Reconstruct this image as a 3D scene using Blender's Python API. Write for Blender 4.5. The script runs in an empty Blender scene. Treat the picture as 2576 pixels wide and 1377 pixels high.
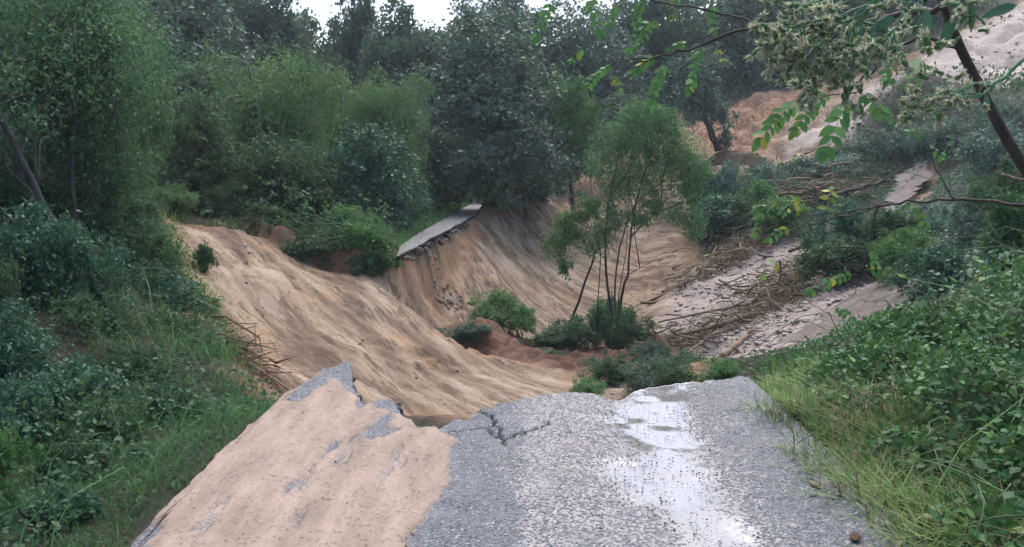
import bpy, math, random
import numpy as np

# ------------------------------------------------------------------ camera, sky, sun, exposure
SC = bpy.context.scene
COL = SC.collection
CAMZ, PITCH, FPX = 1.6, math.radians(7.8), 2021.7      # metres, tilt down, focal length for a 2576 px wide frame
cam_data = bpy.data.cameras.new('camera')
cam_data.sensor_width = 36.0
cam_data.lens = 36.0 * FPX / 2576.0
cam_data.clip_start, cam_data.clip_end = 0.05, 3000.0
cam = bpy.data.objects.new('camera', cam_data)
COL.objects.link(cam)
cam.location = (0, 0, CAMZ)
cam.rotation_euler = (math.radians(90) - PITCH, 0, 0)
SC.camera = cam

SUN_EL, SUN_AZ = math.radians(62), math.radians(12)     # azimuth measured from +Y (view direction) towards +X
w = bpy.data.worlds.new('World')
SC.world = w
w.use_nodes = True
wn = w.node_tree
wn.nodes.clear()
sky = wn.nodes.new('ShaderNodeTexSky')
sky.sky_type = 'NISHITA'
sky.sun_disc = False
sky.sun_elevation = SUN_EL
sky.sun_rotation = SUN_AZ
sky.air_density, sky.dust_density, sky.ozone_density = 1.0, 5.0, 1.0
sky.altitude = 300
bg = wn.nodes.new('ShaderNodeBackground')
bg.inputs['Strength'].default_value = 0.15
wo = wn.nodes.new('ShaderNodeOutputWorld')
wn.links.new(sky.outputs[0], bg.inputs[0])
wn.links.new(bg.outputs[0], wo.inputs[0])

sd = bpy.data.lights.new('sun', 'SUN')
sd.energy = 1.3
sd.angle = math.radians(64)
sd.color = (1.0, 0.99, 0.97)
sun = bpy.data.objects.new('sun', sd)
COL.objects.link(sun)
sun.rotation_euler = (math.radians(90) - SUN_EL, 0, math.radians(180) - SUN_AZ)
sun.location = (5, 20, 30)

SC.view_settings.view_transform = 'Standard'
SC.view_settings.look = 'None'
SC.view_settings.gamma = 1.0
SC.view_settings.exposure = 1.0
SC.view_settings.use_curve_mapping = False
SC.cycles.use_denoising = True
SC.cycles.use_adaptive_sampling = True
SC.cycles.adaptive_threshold = 0.05
SC.cycles.max_bounces = 4
SC.cycles.diffuse_bounces = 2
SC.cycles.glossy_bounces = 2
SC.cycles.transmission_bounces = 4
SC.cycles.volume_bounces = 0
SC.cycles.sample_clamp_indirect = 4.0

random.seed(5)
RNG = np.random.default_rng(11)

# ------------------------------------------------------------------ helpers
def P(px, py, D):
    """world point at forward distance D seen at (px, py) of a 2576x1377 frame"""
    cx, cy = (px - 1288.0) / FPX, (688.5 - py) / FPX
    dy = math.cos(PITCH) + cy * math.sin(PITCH)
    dz = -math.sin(PITCH) + cy * math.cos(PITCH)
    k = D / dy
    return (cx * k, D, CAMZ + dz * k)

def P0(px, py, z=0.0):
    cx, cy = (px - 1288.0) / FPX, (688.5 - py) / FPX
    dy = math.cos(PITCH) + cy * math.sin(PITCH)
    dz = -math.sin(PITCH) + cy * math.cos(PITCH)
    k = (z - CAMZ) / dz
    return (cx * k, dy * k)

def _h(ix, iy, s):
    h = (ix.astype(np.int64) * 374761393 + iy.astype(np.int64) * 668265263 + s * 974634777) & 0xffffffff
    h = ((h ^ (h >> 13)) * 1274126177) & 0xffffffff
    h = (h ^ (h >> 16)) & 0xffffffff
    return h / 4294967295.0

def vnoise(x, y, s=0):
    x = np.asarray(x, float); y = np.asarray(y, float)
    ix, iy = np.floor(x), np.floor(y)
    fx, fy = x - ix, y - iy
    fx, fy = fx * fx * (3 - 2 * fx), fy * fy * (3 - 2 * fy)
    a, b = _h(ix, iy, s), _h(ix + 1, iy, s)
    c, d = _h(ix, iy + 1, s), _h(ix + 1, iy + 1, s)
    return (a * (1 - fx) + b * fx) * (1 - fy) + (c * (1 - fx) + d * fx) * fy

def fbm(x, y, s=0, o=4):
    r, a, t = 0, 0.5, 0
    for i in range(o):
        r = r + a * vnoise(x * 2 ** i, y * 2 ** i, s + i); t += a; a *= 0.55
    return r / t

def sstep(a, b, x):
    t = np.clip((x - a) / (b - a), 0, 1)
    return t * t * (3 - 2 * t)

def sdist(poly, x, y):
    """signed distance to a closed polygon, positive inside"""
    p = np.asarray(poly, float)
    d2 = np.full(x.shape, 1e18)
    ins = np.zeros(x.shape, bool)
    for i in range(len(p)):
        ax, ay = p[i]; bx, by = p[(i + 1) % len(p)]
        ex, ey = bx - ax, by - ay
        t = np.clip(((x - ax) * ex + (y - ay) * ey) / (ex * ex + ey * ey + 1e-12), 0, 1)
        d2 = np.minimum(d2, (x - ax - t * ex) ** 2 + (y - ay - t * ey) ** 2)
        c = (ay > y) != (by > y)
        with np.errstate(divide='ignore', invalid='ignore'):
            xi = (bx - ax) * (y - ay) / (by - ay) + ax
        ins ^= c & (x < xi)
    d = np.sqrt(d2)
    return np.where(ins, d, -d)

def ldist(line, x, y):
    p = np.asarray(line, float)
    d2 = np.full(np.shape(x), 1e18)
    for i in range(len(p) - 1):
        ax, ay = p[i]; bx, by = p[i + 1]
        ex, ey = bx - ax, by - ay
        t = np.clip(((x - ax) * ex + (y - ay) * ey) / (ex * ex + ey * ey + 1e-12), 0, 1)
        d2 = np.minimum(d2, (x - ax - t * ex) ** 2 + (y - ay - t * ey) ** 2)
    return np.sqrt(d2)

def mesh_np(name, verts, faces, smooth=False):
    """faces: int array (n, k) with constant k"""
    verts = np.asarray(verts, np.float32).reshape(-1, 3)
    faces = np.asarray(faces, np.int32)
    n, k = faces.shape
    me = bpy.data.meshes.new(name)
    me.vertices.add(len(verts)); me.vertices.foreach_set('co', verts.ravel())
    me.loops.add(n * k); me.loops.foreach_set('vertex_index', faces.ravel())
    me.polygons.add(n)
    me.polygons.foreach_set('loop_start', np.arange(0, n * k, k, dtype=np.int32))
    me.polygons.foreach_set('loop_total', np.full(n, k, np.int32))
    if smooth:
        me.polygons.foreach_set('use_smooth', np.ones(n, bool))
    me.update()
    return me

def attr(me, name, vals):
    a = me.attributes.new(name, 'FLOAT', 'POINT')
    a.data.foreach_set('value', np.asarray(vals, np.float32).ravel())

def obj(name, me, mat=None, parent=None, label=None, cat=None, group=None, kind=None, loc=None):
    o = bpy.data.objects.new(name, me)
    COL.objects.link(o)
    if mat is not None and me is not None and len(me.materials) == 0:
        me.materials.append(mat)
    if parent is not None:
        o.parent = parent
    if loc is not None:
        o.location = loc
    tag(o, label, cat, group, kind)
    return o

def tag(o, label=None, cat=None, group=None, kind=None):
    for k, v in (('label', label), ('category', cat), ('group', group), ('kind', kind)):
        if v:
            o[k] = v
    return o

def thing(name, loc, label, cat, group=None):
    return obj(name, None, None, None, label, cat, group, None, loc)

class MB:
    """collects pieces of mesh (quads and triangles) into one mesh object"""
    def __init__(self):
        self.v, self.f, self.n = [], [], 0
    def add(self, v, f):
        v = np.asarray(v, float).reshape(-1, 3)
        f = np.asarray(f, int)
        if f.shape[1] == 3:
            f = np.concatenate([f, f[:, 2:3]], 1)
        self.v.append(v); self.f.append(f + self.n); self.n += len(v)
    def tube(self, pts, radii, n=7, bump=0.0):
        pts = np.asarray(pts, float)
        m = len(pts)
        tan = np.gradient(pts, axis=0)
        tan /= np.linalg.norm(tan, axis=1)[:, None] + 1e-9
        ref = np.array([0.31, 0.87, 0.38]) if abs(tan[0][2]) > 0.7 else np.array([0, 0, 1.0])
        V = []
        for i in range(m):
            a = np.cross(tan[i], ref); a /= np.linalg.norm(a) + 1e-9
            b = np.cross(tan[i], a)
            r = radii[i] * (1 + bump * (RNG.random(n) - 0.5))
            th = np.arange(n) * 2 * math.pi / n
            V.append(pts[i] + (np.cos(th) * r)[:, None] * a + (np.sin(th) * r)[:, None] * b)
        V = np.concatenate(V)
        i, j = np.meshgrid(np.arange(m - 1), np.arange(n), indexing='ij')
        i, j = i.ravel(), j.ravel(); jn = (j + 1) % n
        F = np.stack([i * n + j, i * n + jn, (i + 1) * n + jn, (i + 1) * n + j], 1)
        k = np.arange(n); kn = (k + 1) % n
        c0, c1 = len(V), len(V) + 1
        e = (m - 1) * n
        F = np.concatenate([F, np.stack([kn, k, 0 * k + c0, 0 * k + c0], 1), np.stack([e + k, e + kn, 0 * k + c1, 0 * k + c1], 1)])
        self.add(np.concatenate([V, pts[:1], pts[-1:]]), F)
    def mesh(self, name, smooth=True):
        V = np.concatenate(self.v); F = np.concatenate(self.f)
        tri = F[:, 2] == F[:, 3]
        me = bpy.data.meshes.new(name)
        nl = np.where(tri, 3, 4).astype(np.int32)
        mask = np.ones(F.shape, bool); mask[tri, 3] = False
        me.vertices.add(len(V)); me.vertices.foreach_set('co', V.astype(np.float32).ravel())
        me.loops.add(int(nl.sum())); me.loops.foreach_set('vertex_index', F[mask].astype(np.int32))
        me.polygons.add(len(F))
        me.polygons.foreach_set('loop_start', np.concatenate([[0], np.cumsum(nl)[:-1]]).astype(np.int32))
        me.polygons.foreach_set('loop_total', nl)
        if smooth:
            me.polygons.foreach_set('use_smooth', np.ones(len(F), bool))
        me.update()
        return me

class NT:
    """small wrapper for building node materials"""
    def __init__(self, name):
        self.m = bpy.data.materials.new(name)
        self.m.use_nodes = True
        self.t = self.m.node_tree
        self.t.nodes.clear()
        self.out = self.t.nodes.new('ShaderNodeOutputMaterial')
    def n(self, typ, ins=None, **props):
        nd = self.t.nodes.new('ShaderNode' + typ)
        for k, v in props.items():
            setattr(nd, k, v)
        for k, v in (ins or {}).items():
            self.set(nd.inputs[k], v)
        return nd
    def set(self, sock, v):
        if isinstance(v, bpy.types.NodeSocket):
            self.t.links.new(v, sock)
        else:
            if isinstance(v, tuple) and len(v) == 3 and sock.type == 'RGBA':
                v = v + (1.0,)
            sock.default_value = v
    def attr(self, name):
        return self.n('Attribute', attribute_name=name).outputs['Fac']
    def pos(self):
        return self.n('NewGeometry').outputs['Position']
    def mapv(self, v, scale=(1, 1, 1), rot=(0, 0, 0), loc=(0, 0, 0)):
        return self.n('Mapping', {'Vector': v, 'Scale': scale, 'Rotation': rot, 'Location': loc}).outputs[0]
    def noise(self, v, scale, detail=4, rough=0.55, dist=0.0):
        return self.n('TexNoise', {'Vector': v, 'Scale': scale, 'Detail': detail, 'Roughness': rough, 'Distortion': dist}).outputs[0]
    def voro(self, v, scale, feature='F1', out='Distance', rnd=1.0):
        return self.n('TexVoronoi', {'Vector': v, 'Scale': scale, 'Randomness': rnd}, feature=feature).outputs[out]
    def ramp(self, f, a, b):
        return self.n('MapRange', {'Value': f, 'From Min': a, 'From Max': b}).outputs[0]
    def math(self, op, a, b=0.0, c=0.0):
        nd = self.n('Math', operation=op)
        self.set(nd.inputs[0], a); self.set(nd.inputs[1], b); self.set(nd.inputs[2], c)
        return nd.outputs[0]
    def mix(self, f, a, b):
        nd = self.n('Mix', data_type='RGBA')
        self.set(nd.inputs[0], f); self.set(nd.inputs[6], a); self.set(nd.inputs[7], b)
        return nd.outputs[2]
    def mixf(self, f, a, b):
        nd = self.n('Mix', data_type='FLOAT')
        self.set(nd.inputs[0], f); self.set(nd.inputs[2], a); self.set(nd.inputs[3], b)
        return nd.outputs[0]
    def bump(self, h, strength=0.5, dist=0.02, normal=None):
        d = {'Height': h, 'Strength': strength, 'Distance': dist}
        if normal is not None:
            d['Normal'] = normal
        return self.n('Bump', d).outputs[0]
    def principled(self, **k):
        nd = self.n('BsdfPrincipled')
        for a, v in k.items():
            self.set(nd.inputs[a.replace('_', ' ')], v)
        self.t.links.new(nd.outputs[0], self.out.inputs[0])
        return nd

# ------------------------------------------------------------------ terrain shape
def _pts():
    px = [  # (px, py, distance)
        # left bank of bare sand
        (600,880,9.5),(560,760,11),(480,640,12.5),(430,560,14),(700,700,12.5),(700,800,11.5),(700,900,10),(760,960,9),
        (820,720,13),(900,800,12),(900,900,10.5),(950,715,13.6),(1020,770,13.2),(1100,830,12.8),(1200,885,12.2),(1300,930,11.8),(1450,970,11.2),
        (1100,950,10.6),(1000,960,10.2),(1100,1050,9.2),(1300,1000,10),(600,600,14.2),(520,700,11.8),
        # wall below the far road, bowl behind
        (1030,690,14.8),(1060,760,14.9),(1100,800,15.9),(1100,700,17.25),(1100,650,17.7),(1200,700,20.0),(1200,630,21.5),(1200,800,18.0),
        (1300,700,22),(1300,600,25.2),(1300,800,19.6),(1400,650,25.5),(1400,800,20.5),(1500,700,24),(1500,800,21),
        (1600,700,23.5),(1640,620,25.3),(1690,560,25.5),(1680,740,20),(1500,600,26),(1500,530,28),(1430,525,27.8),(1350,508,27.5),(1270,508,27),
        (1500,450,31),(1600,530,28.5),(1600,450,31),(1600,400,33),(1240,520,25.6),
        # slumped benches and island of the willow
        (1130,832,14.5),(1250,840,14.6),(1330,880,14.8),(1450,880,15),(1600,900,15),(1250,900,13.4),(1400,920,13.2),(1450,940,12.6),(1180,860,14.0),
        (1650,870,14.5),(1700,930,11.2),(1500,965,11),(1600,960,10.2),(1750,925,9.2),(1550,940,12.5),
        # gravel fan and stream bed
        (1750,780,17.5),(1850,700,19),(1950,640,20.5),(2000,590,22),(1900,800,15.5),(1780,880,13.5),(1900,720,17.7),(2000,700,17),
        (2000,780,14),(2100,800,12.6),(2180,720,14.5),(2200,660,17),(1850,920,10.6),(1950,870,11.6),(2050,850,11),(2150,850,10.2),
        (2280,480,25),(2230,560,21.5),(2250,720,13),(2400,850,9),(2576,600,12),(2576,500,16),(2400,600,16),(2400,480,21),
        # hillside and upper scar on the right
        (1850,420,29),(2000,370,31),(2200,300,33),(2300,200,36),(2450,100,38),(2576,40,40),(2576,250,30),(2400,350,26),(2150,400,27),
        (1760,440,28),(1750,550,25),(1900,520,24),(1720,340,36),(1900,280,39),(1880,335,36),(2000,230,42),(2200,180,42),(1500,300,40),(2700,150,34),
        # wooded slope on the left and behind
        (600,520,18),(450,505,17),(700,560,18),(850,610,16.5),(400,530,15.2),(560,540,16.2),(900,690,14.6),(760,640,15),
    ]
    W = [P(*q) for q in px]
    for y in (-6, -2, 0, 2, 4, 5.4):
        W += [(-2, y, -.1), (-2.8, y, -.2), (-4, y, .1), (-6, y, 1.1), (-9, y, 3), (-14, y, 5.5), (-25, y, 9), (0, y, -.12), (1.5, y, -.1), (-1.2, y, -.12),
              (2.2, y, -.03), (3, y, .12), (4.5, y, .45), (7, y, 1.2), (12, y, 3), (25, y, 7)]
    W += [(-2.1, 6.8, -.35), (-2.6, 7, -.15), (-3.2, 8, -.1), (-4, 8, .25), (-6, 8, 1.2), (-9, 9, 3), (-4.2, 10, .2), (-5.5, 12, .7), (-5.2, 10.5, .7), (-7, 13, 1.6),
          (-1.33, 14.25, -1.95), (-.75, 13.75, -2.0), (-1.75, 14.0, -1.45), (-1.5, 7.4, -1.3), (-.5, 7.3, -1.8), (.5, 7.3, -1.9), (1.4, 7.5, -1.7), (2.2, 7.6, -1.0), (2.6, 7.4, -.3), (3.2, 8, -.25), (4, 9, -.45), (2.4, 6.4, -.05), (5.5, 8, .5), (8, 11, 1.1),
          (-2.6, 15, -.1), (-3.5, 15.5, -.1), (-2.6, 20, -.1), (-3.5, 20, 0), (-2.2, 26, 0), (-3.5, 28, .2), (-1.5, 31, .1), (-2.3, 17.5, -.08), (-1.8, 21, -.05), (-1.6, 24, 0),
          (-6, 20, .7), (-10, 20, 2), (-15, 25, 4), (-5, 30, .9), (-12, 32, 3), (0, 35, 1.0), (0, 45, 2.8), (-15, 45, 5), (15, 52, 8.5), (6, 48, 5), (-30, 30, 8), (30, 30, 9),
          (-9, 14, 2.4), (-14, 16, 4.2), (-30, 60, 9), (0, 70, 6), (30, 65, 14), (40, 45, 15), (18, 24, 4.6), (16, 16, 3.4), (14, 30, 5), (-60, 20, 14), (60, 20, 18), (0, 120, 9), (-80, 100, 18), (80, 100, 26)]
    return np.asarray(W, float)

_W = _pts()
def _kern(r2): return np.sqrt(r2 + 0.5 ** 2)
def _fit(W, reg=0.02):
    n = len(W)
    d2 = ((W[:, None, :2] - W[None, :, :2]) ** 2).sum(-1)
    A = np.zeros((n + 3, n + 3))
    A[:n, :n] = _kern(d2) - reg * np.eye(n)
    Q = np.c_[np.ones(n), W[:, :2]]
    A[:n, n:], A[n:, :n] = Q, Q.T
    return np.linalg.solve(A, np.r_[W[:, 2], 0, 0, 0])
_C = _fit(_W)
def z_rbf(x, y):
    x = np.asarray(x, float); y = np.asarray(y, float)
    xs, ys = x.ravel(), y.ravel()
    z = np.empty(len(xs))
    for s in range(0, len(xs), 40000):
        e = slice(s, s + 40000)
        d2 = (xs[e, None] - _W[None, :, 0]) ** 2 + (ys[e, None] - _W[None, :, 1]) ** 2
        z[e] = _kern(d2) @ _C[:-3] + _C[-3] + _C[-2] * xs[e] + _C[-1] * ys[e]
    return z.reshape(x.shape)

# broken end of the near road: y of the edge over x
_edge_px = [(640,1075),(720,1000),(800,955),(878,922),(884,955),(905,1012),(935,1018),(960,1000),(1000,1008),(1012,1040),(1052,1066),(1105,1064),(1150,1046),
            (1245,1022),(1330,1002),(1400,990),(1470,985),(1508,990),(1522,1004),(1560,1004),(1612,976),(1700,958),(1790,957),(1840,950),(1960,935)]
_E = np.asarray([P0(*q) for q in _edge_px])
_E = _E[np.argsort(_E[:, 0])]
def road_edge(x):
    x = np.asarray(x, float)
    y = np.interp(x, _E[:, 0], _E[:, 1])
    j = (vnoise(x * 14, x * 0 + 3.3, 41) - .5) * .10 + (vnoise(x * 40, x * 0 + 9.3, 42) - .5) * .08
    return y + j * sstep(-1.62, -1.35, x) * (0.5 + 0.9 * sstep(0.1, -0.3, x))
# far road remnant: left edge and broken right edge as x over y
_FB = np.asarray([P0(1000, 645), P0(1040, 622), P0(1090, 596), P0(1140, 571), P0(1195, 541), P0(1262, 505)])
_FL = np.asarray([P0(1000, 641), P0(1006, 618), P0(1060, 583), P0(1130, 544), P0(1180, 515), P0(1235, 483)])
def far_break(y): return np.interp(y, _FB[:, 1], _FB[:, 0]) + (vnoise(y * 1.1, y * 0, 51) - .5) * .10 + (vnoise(y * 5, y * 0, 52) - .5) * .03
def far_left(y): return np.interp(y, _FL[:, 1], _FL[:, 0])

def poly(*pts): return [P(*q)[:2] if len(q) == 3 else q for q in pts]
SCAR = poly((395,560,14.6),(480,545,15),(600,582,15.2),(700,628,15),(800,695,14.6),(900,715,14.4),(985,660,14.4),(1100,592,17.9),(1195,541,25),(1270,505,27),
            (1330,500,28),(1400,528,28.2),(1450,430,31.5),(1520,390,33.5),(1700,262,40),(1900,222,42.5),(2050,205,43),(2300,130,42),(2576,0,44),(2900,0,46),(2900,200,36),
            (2576,262,33),(2300,300,30),(2150,385,28.5),(1960,420,27.5),(1750,455,27),(1740,560,24.5),(1760,590,22.5),(2020,590,21.5),(2060,650,18.5),
            (2350,440,26),(2350,520,24),(2280,640,18),(2330,740,12.5),(2200,860,9.8),(2050,890,9.6),(1870,935,9.8),(1800,940,9.4),(2.3,6.9),(2.0,6.2),(1.0,5.6),(-.5,5.0),(-1.2,5.6),(-1.7,6.3),
            (-1.78,6.1),(645,1052,6.1),(545,985,6.9),(560,905,8.2),(540,850,9.6),(490,740,11),(430,650,12.6))
FAN = poly((1690,740,19.5),(1760,640,22),(1960,575,22.5),(2060,640,19.5),(2300,640,18),(2340,740,12.6),(2200,860,9.9),(2050,890,9.7),(1860,940,9.8),(1800,900,12.5),(1690,850,14.6),(1660,800,16.5))
UPFAN = poly((1960,385,30),(2000,330,33),(2200,240,37),(2400,100,40),(2560,20,43),(2900,0,45),(2900,220,35),(2576,262,32),(2300,310,29.5),(2150,400,27.5))
POND = poly((1930,880,11.2),(1990,830,12.3),(2070,790,12.8),(2160,735,13.8),(2250,690,14.4),(2330,740,12.4),(2260,830,10.5),(2150,870,9.9),(2000,885,10.4))
WHITEWATER = poly((2235,500,24.2),(2250,440,25.6),(2330,440,26),(2350,500,24.3),(2290,560,21.8),(2210,600,20))
ISLAND = poly((1110,822,14.2),(1170,808,14.8),(1300,812,16),(1440,820,16.5),(1600,800,17),(1670,830,16.2),(1700,900,13),(1810,930,10),(1700,965,9.6),(1480,968,11.0),(1440,958,11.6),(1350,925,12.6),(1250,885,13.4),(1150,848,13.9))
ROOTS = poly((640,590,16),(760,590,16.4),(1000,625,15.6),(1000,660,14.6),(985,690,14.2),(900,735,13.9),(800,712,14.2),(720,655,14.7),(640,612,15.2))
SOIL_L = poly((545,905,8.4),(640,915,8.6),(770,968,8.3),(740,1005,6.9),(645,1056,6.0),(540,990,6.8),(500,940,7.6))
RED = poly((1420,400,32),(1520,380,34),(1700,255,41),(1900,215,43),(2100,200,43.5),(2100,250,41),(1900,300,37.5),(1950,370,31.5),(1780,430,29),(1740,330,36),(1560,420,32),(1450,440,30))

def ground_z(x, y, detail=True):
    z = z_rbf(x, y)
    # keep the bench under both road remnants, with a steep drop at the break
    e = road_edge(x)
    wx = sstep(-1.95, -1.6, x) * sstep(2.6, 2.1, x)
    wn_ = wx * sstep(e + .30, e - .12, y)
    z = z + wn_ * np.maximum(0, -.10 - z)
    inroad = (x > -1.66) & (x < 1.84) & (y < e + .3)
    z = np.where(inroad, np.minimum(z, -.09), z)
    fb = far_break(y)
    wf = sstep(13.6, 14.3, y) * sstep(34, 30, y) * sstep(fb + .22, fb - .15, x) * sstep(far_left(y) - 1.2, far_left(y) - .2, x)
    z = z * (1 - wf) + wf * (-.10)
    if detail:
        s = sstep(-.3, .3, sdist(SCAR, x, y))
        z = z + (fbm(x * .9, y * .9, 3, 4) - .5) * .35 * sstep(5.5, 9, np.abs(y) + np.abs(x)) * (1 - wn_) * (1 - wf) * (1 - .45 * s)
        fan = sstep(-.2, .5, sdist(FAN, x, y)) + sstep(-.2, .5, sdist(UPFAN, x, y))
        z = z + fan * ((fbm(x * 2.2, y * 2.2, 8, 4) - .5) * .30 - .03)
        rt = sdist(ROOTS, x, y) + (fbm(x * 2.4, y * 2.4, 17, 3) - .5) * .5
        z = z + sstep(-.05, .14, rt) * .34
        isl = sstep(-.25, .25, sdist(ISLAND, x, y))
        z = z + isl * (.10 + (fbm(x * 3.5, y * 3.5, 14, 5) - .5) * .42)
    return z

def _lines(a, b, d, outs, far):
    fine = np.arange(a, b + 1e-6, d)
    def grow(start, end):
        r, s, p = [], d, start
        sg = 1 if end > start else -1
        while (p - end) * sg < 0:
            s *= outs; p += s * sg; r.append(p)
        return r
    return np.asarray(sorted(grow(a, far[0]) + list(fine) + grow(b, far[1])))

def build_ground():
    X = _lines(-6.4, 7.2, .052, 1.032, (-85, 85))
    Y = _lines(5.0, 19.5, .052, 1.013, (-25, 115))
    gx, gy = np.meshgrid(X, Y)
    z = ground_z(gx, gy)
    # flow streaks: advect noise along the fall line of the bare slope
    lx, ly = np.arange(-9, 14, .045), np.arange(5, 33, .045)
    LX, LY = np.meshgrid(lx, ly)
    cx, cy = np.arange(-9, 14.01, .25), np.arange(5, 33.01, .25)
    CX, CY = np.meshgrid(cx, cy)
    cz = z_rbf(CX, CY)
    g1, g0 = np.gradient(cz, .25)[::-1], None
    gxx, gyy = np.gradient(cz, .25)[1], np.gradient(cz, .25)[0]
    for _ in range(2):
        for g in (gxx, gyy):
            g[1:-1, 1:-1] = (g[1:-1, 1:-1] * 2 + g[:-2, 1:-1] + g[2:, 1:-1] + g[1:-1, :-2] + g[1:-1, 2:]) / 6
    def samp(F, x, y, x0, y0, d):
        u = np.clip((x - x0) / d, 0, F.shape[1] - 1.001); v = np.clip((y - y0) / d, 0, F.shape[0] - 1.001)
        i, j = u.astype(int), v.astype(int); a, b = u - i, v - j
        return (F[j, i] * (1 - a) + F[j, i + 1] * a) * (1 - b) + (F[j + 1, i] * (1 - a) + F[j + 1, i + 1] * a) * b
    acc = np.zeros(LX.shape); acc2 = np.zeros(LX.shape); n = 0
    for sgn in (1, -1):
        x, y = LX.copy(), LY.copy()
        for k in range(11):
            u, v = samp(gxx, x, y, -9, 5, .25), samp(gyy, x, y, -9, 5, .25)
            v = v + .25 * sstep(12.8, 11.5, y)         # the front bank drains to the right along its face
            u = u - .30 * sstep(13.5, 12, y)
            wob = (vnoise(x * .8, y * .8, 63) - .5) * 1.3
            u, v = u - v * wob, v + u * wob
            l = np.sqrt(u * u + v * v) + 1e-4
            x, y = x - sgn * u / l * .09, y - sgn * v / l * .09
            acc += vnoise(x * 19, y * 19, 61); acc2 += vnoise(x * 4.2, y * 4.2, 62); n += 1
    acc, acc2 = acc / n, acc2 / n
    acc = (acc - acc.mean()) / acc.std(); acc2 = (acc2 - acc2.mean()) / acc2.std()
    lic = samp(acc, gx, gy, -9, 5, .045); lic2 = samp(acc2, gx, gy, -9, 5, .045)
    inb = sstep(-9, -8, gx) * sstep(14, 13, gx) * sstep(5, 5.5, gy) * sstep(33, 31, gy)
    lic, lic2 = lic * inb, lic2 * inb
    sc = sdist(SCAR, gx, gy) + (fbm(gx * 2.2, gy * 2.2, 21, 4) - .5) * .55
    m_scar = sstep(-.08, .12, sc)
    wfan = np.clip(sstep(-.3, .3, sdist(FAN, gx, gy) + (fbm(gx * 2, gy * 2, 22, 3) - .5) * .8) + sstep(-.4, .4, sdist(UPFAN, gx, gy) + (fbm(gx, gy, 23, 3) - .5) * 1.6), 0, 1)
    isl = sstep(-.2, .2, sdist(ISLAND, gx, gy) + (fbm(gx * 2.5, gy * 2.5, 24, 4) - .5) * .8)
    ru = (gx * .64 - gy * .77), (gx * .77 + gy * .64)
    rill = np.abs(fbm(ru[0] * .5 + 3, ru[1] * 2.8, 27, 4) - .5)
    fresh = sstep(.42, .62, fbm(gx * .7, gy * .7, 28, 3))
    rough = -.03 * sstep(.05, .0, rill) * fresh + (fbm(ru[0] * .35, ru[1] * .8, 29, 2) - .5) * .09
    rough = rough + (np.abs(fbm(gx * 5, gy * 5, 30, 4) - .5) - .12) * .05 * sstep(.45, .65, fbm(gx * 1.1, gy * 1.1, 34, 3)) + (fbm(ru[0] * 1.1, ru[1] * 8, 31, 3) - .5) * .05 * (.3 + .7 * fresh)
    wx, wy = (fbm(gx * .8, gy * .8, 66, 3) - .5) * 1.6, (fbm(gx * .8 + 9, gy * .8, 67, 3) - .5) * 1.6
    ridg = 1 - 2 * np.abs(fbm((ru[0] + wx) * .42, (ru[1] + wy) * 1.7, 68, 4) - .5)
    rough = rough - .055 * sstep(.90, .99, ridg) * (.25 + .75 * fresh)
    slump = fbm((gx + wx) * .55, (gy + wy) * .9, 69, 3) * 5.0
    rough = rough + (sstep(.0, .12, slump - np.floor(slump)) - (slump - np.floor(slump))) * .022      # slipped slices with sharp steps
    rough = rough + (RNG.random(gx.shape) - .5) * .016 * (.3 + .7 * fresh)
    step_ = (z * 3.2 + fbm(gx * .6, gy * .6, 48, 3) * 2.2)          # soil layers breaking off in small ledges
    led = (sstep(.0, .22, step_ - np.floor(step_)) - (step_ - np.floor(step_))) * .16
    z = z + m_scar * (1 - wfan) * (1 - isl) * (rough + (.05 + .6 * sstep(13.8, 15, gy)) * led * sstep(.42, .55, fbm(gx * .5 + 7, gy * .5, 49, 2)))
    up = sstep(24, 30, gy) * m_scar
    z = z + up * ((fbm(gx * .9, gy * .9, 57, 5) - .5) * .9 - .5 * sstep(.10, .0, np.abs(fbm(gx * .45, gy * .35, 58, 4) - .5)))
    e = road_edge(gx)
    inroad = (gx > -1.66) & (gx < 1.84) & (gy < e + .1)
    z = np.where(inroad, np.minimum(z, -.09), z)
    # dark turf lip and red sub-soil along the edge of the scar
    lip = sstep(.55, .1, sc) * m_scar
    root = sstep(-.2, .2, sdist(ROOTS, gx, gy) + (fbm(gx * 3, gy * 3, 25, 3) - .5) * .6)
    root = np.maximum(root, sstep(-.15, .15, sdist(SOIL_L, gx, gy) + (fbm(gx * 4, gy * 4, 65, 4) - .5) * .5))
    red = sstep(-.8, .8, sdist(RED, gx, gy) + (fbm(gx * .8, gy * .8, 26, 3) - .5) * 2.5)
    V = np.stack([gx, gy, z], -1).reshape(-1, 3)
    r, c = gx.shape
    i = (np.arange(r - 1)[:, None] * c + np.arange(c - 1)[None]).ravel()
    me = mesh_np('ground', V, np.stack([i, i + 1, i + 1 + c, i + c], 1), True)
    for nme, val in (('scar', m_scar), ('fan', wfan), ('isl', np.clip(isl + root, 0, 1)), ('lic', lic * .5 + .5), ('lic2', lic2 * .5 + .5), ('lip', lip), ('red', red)):
        attr(me, nme, val)
    return me

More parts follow.
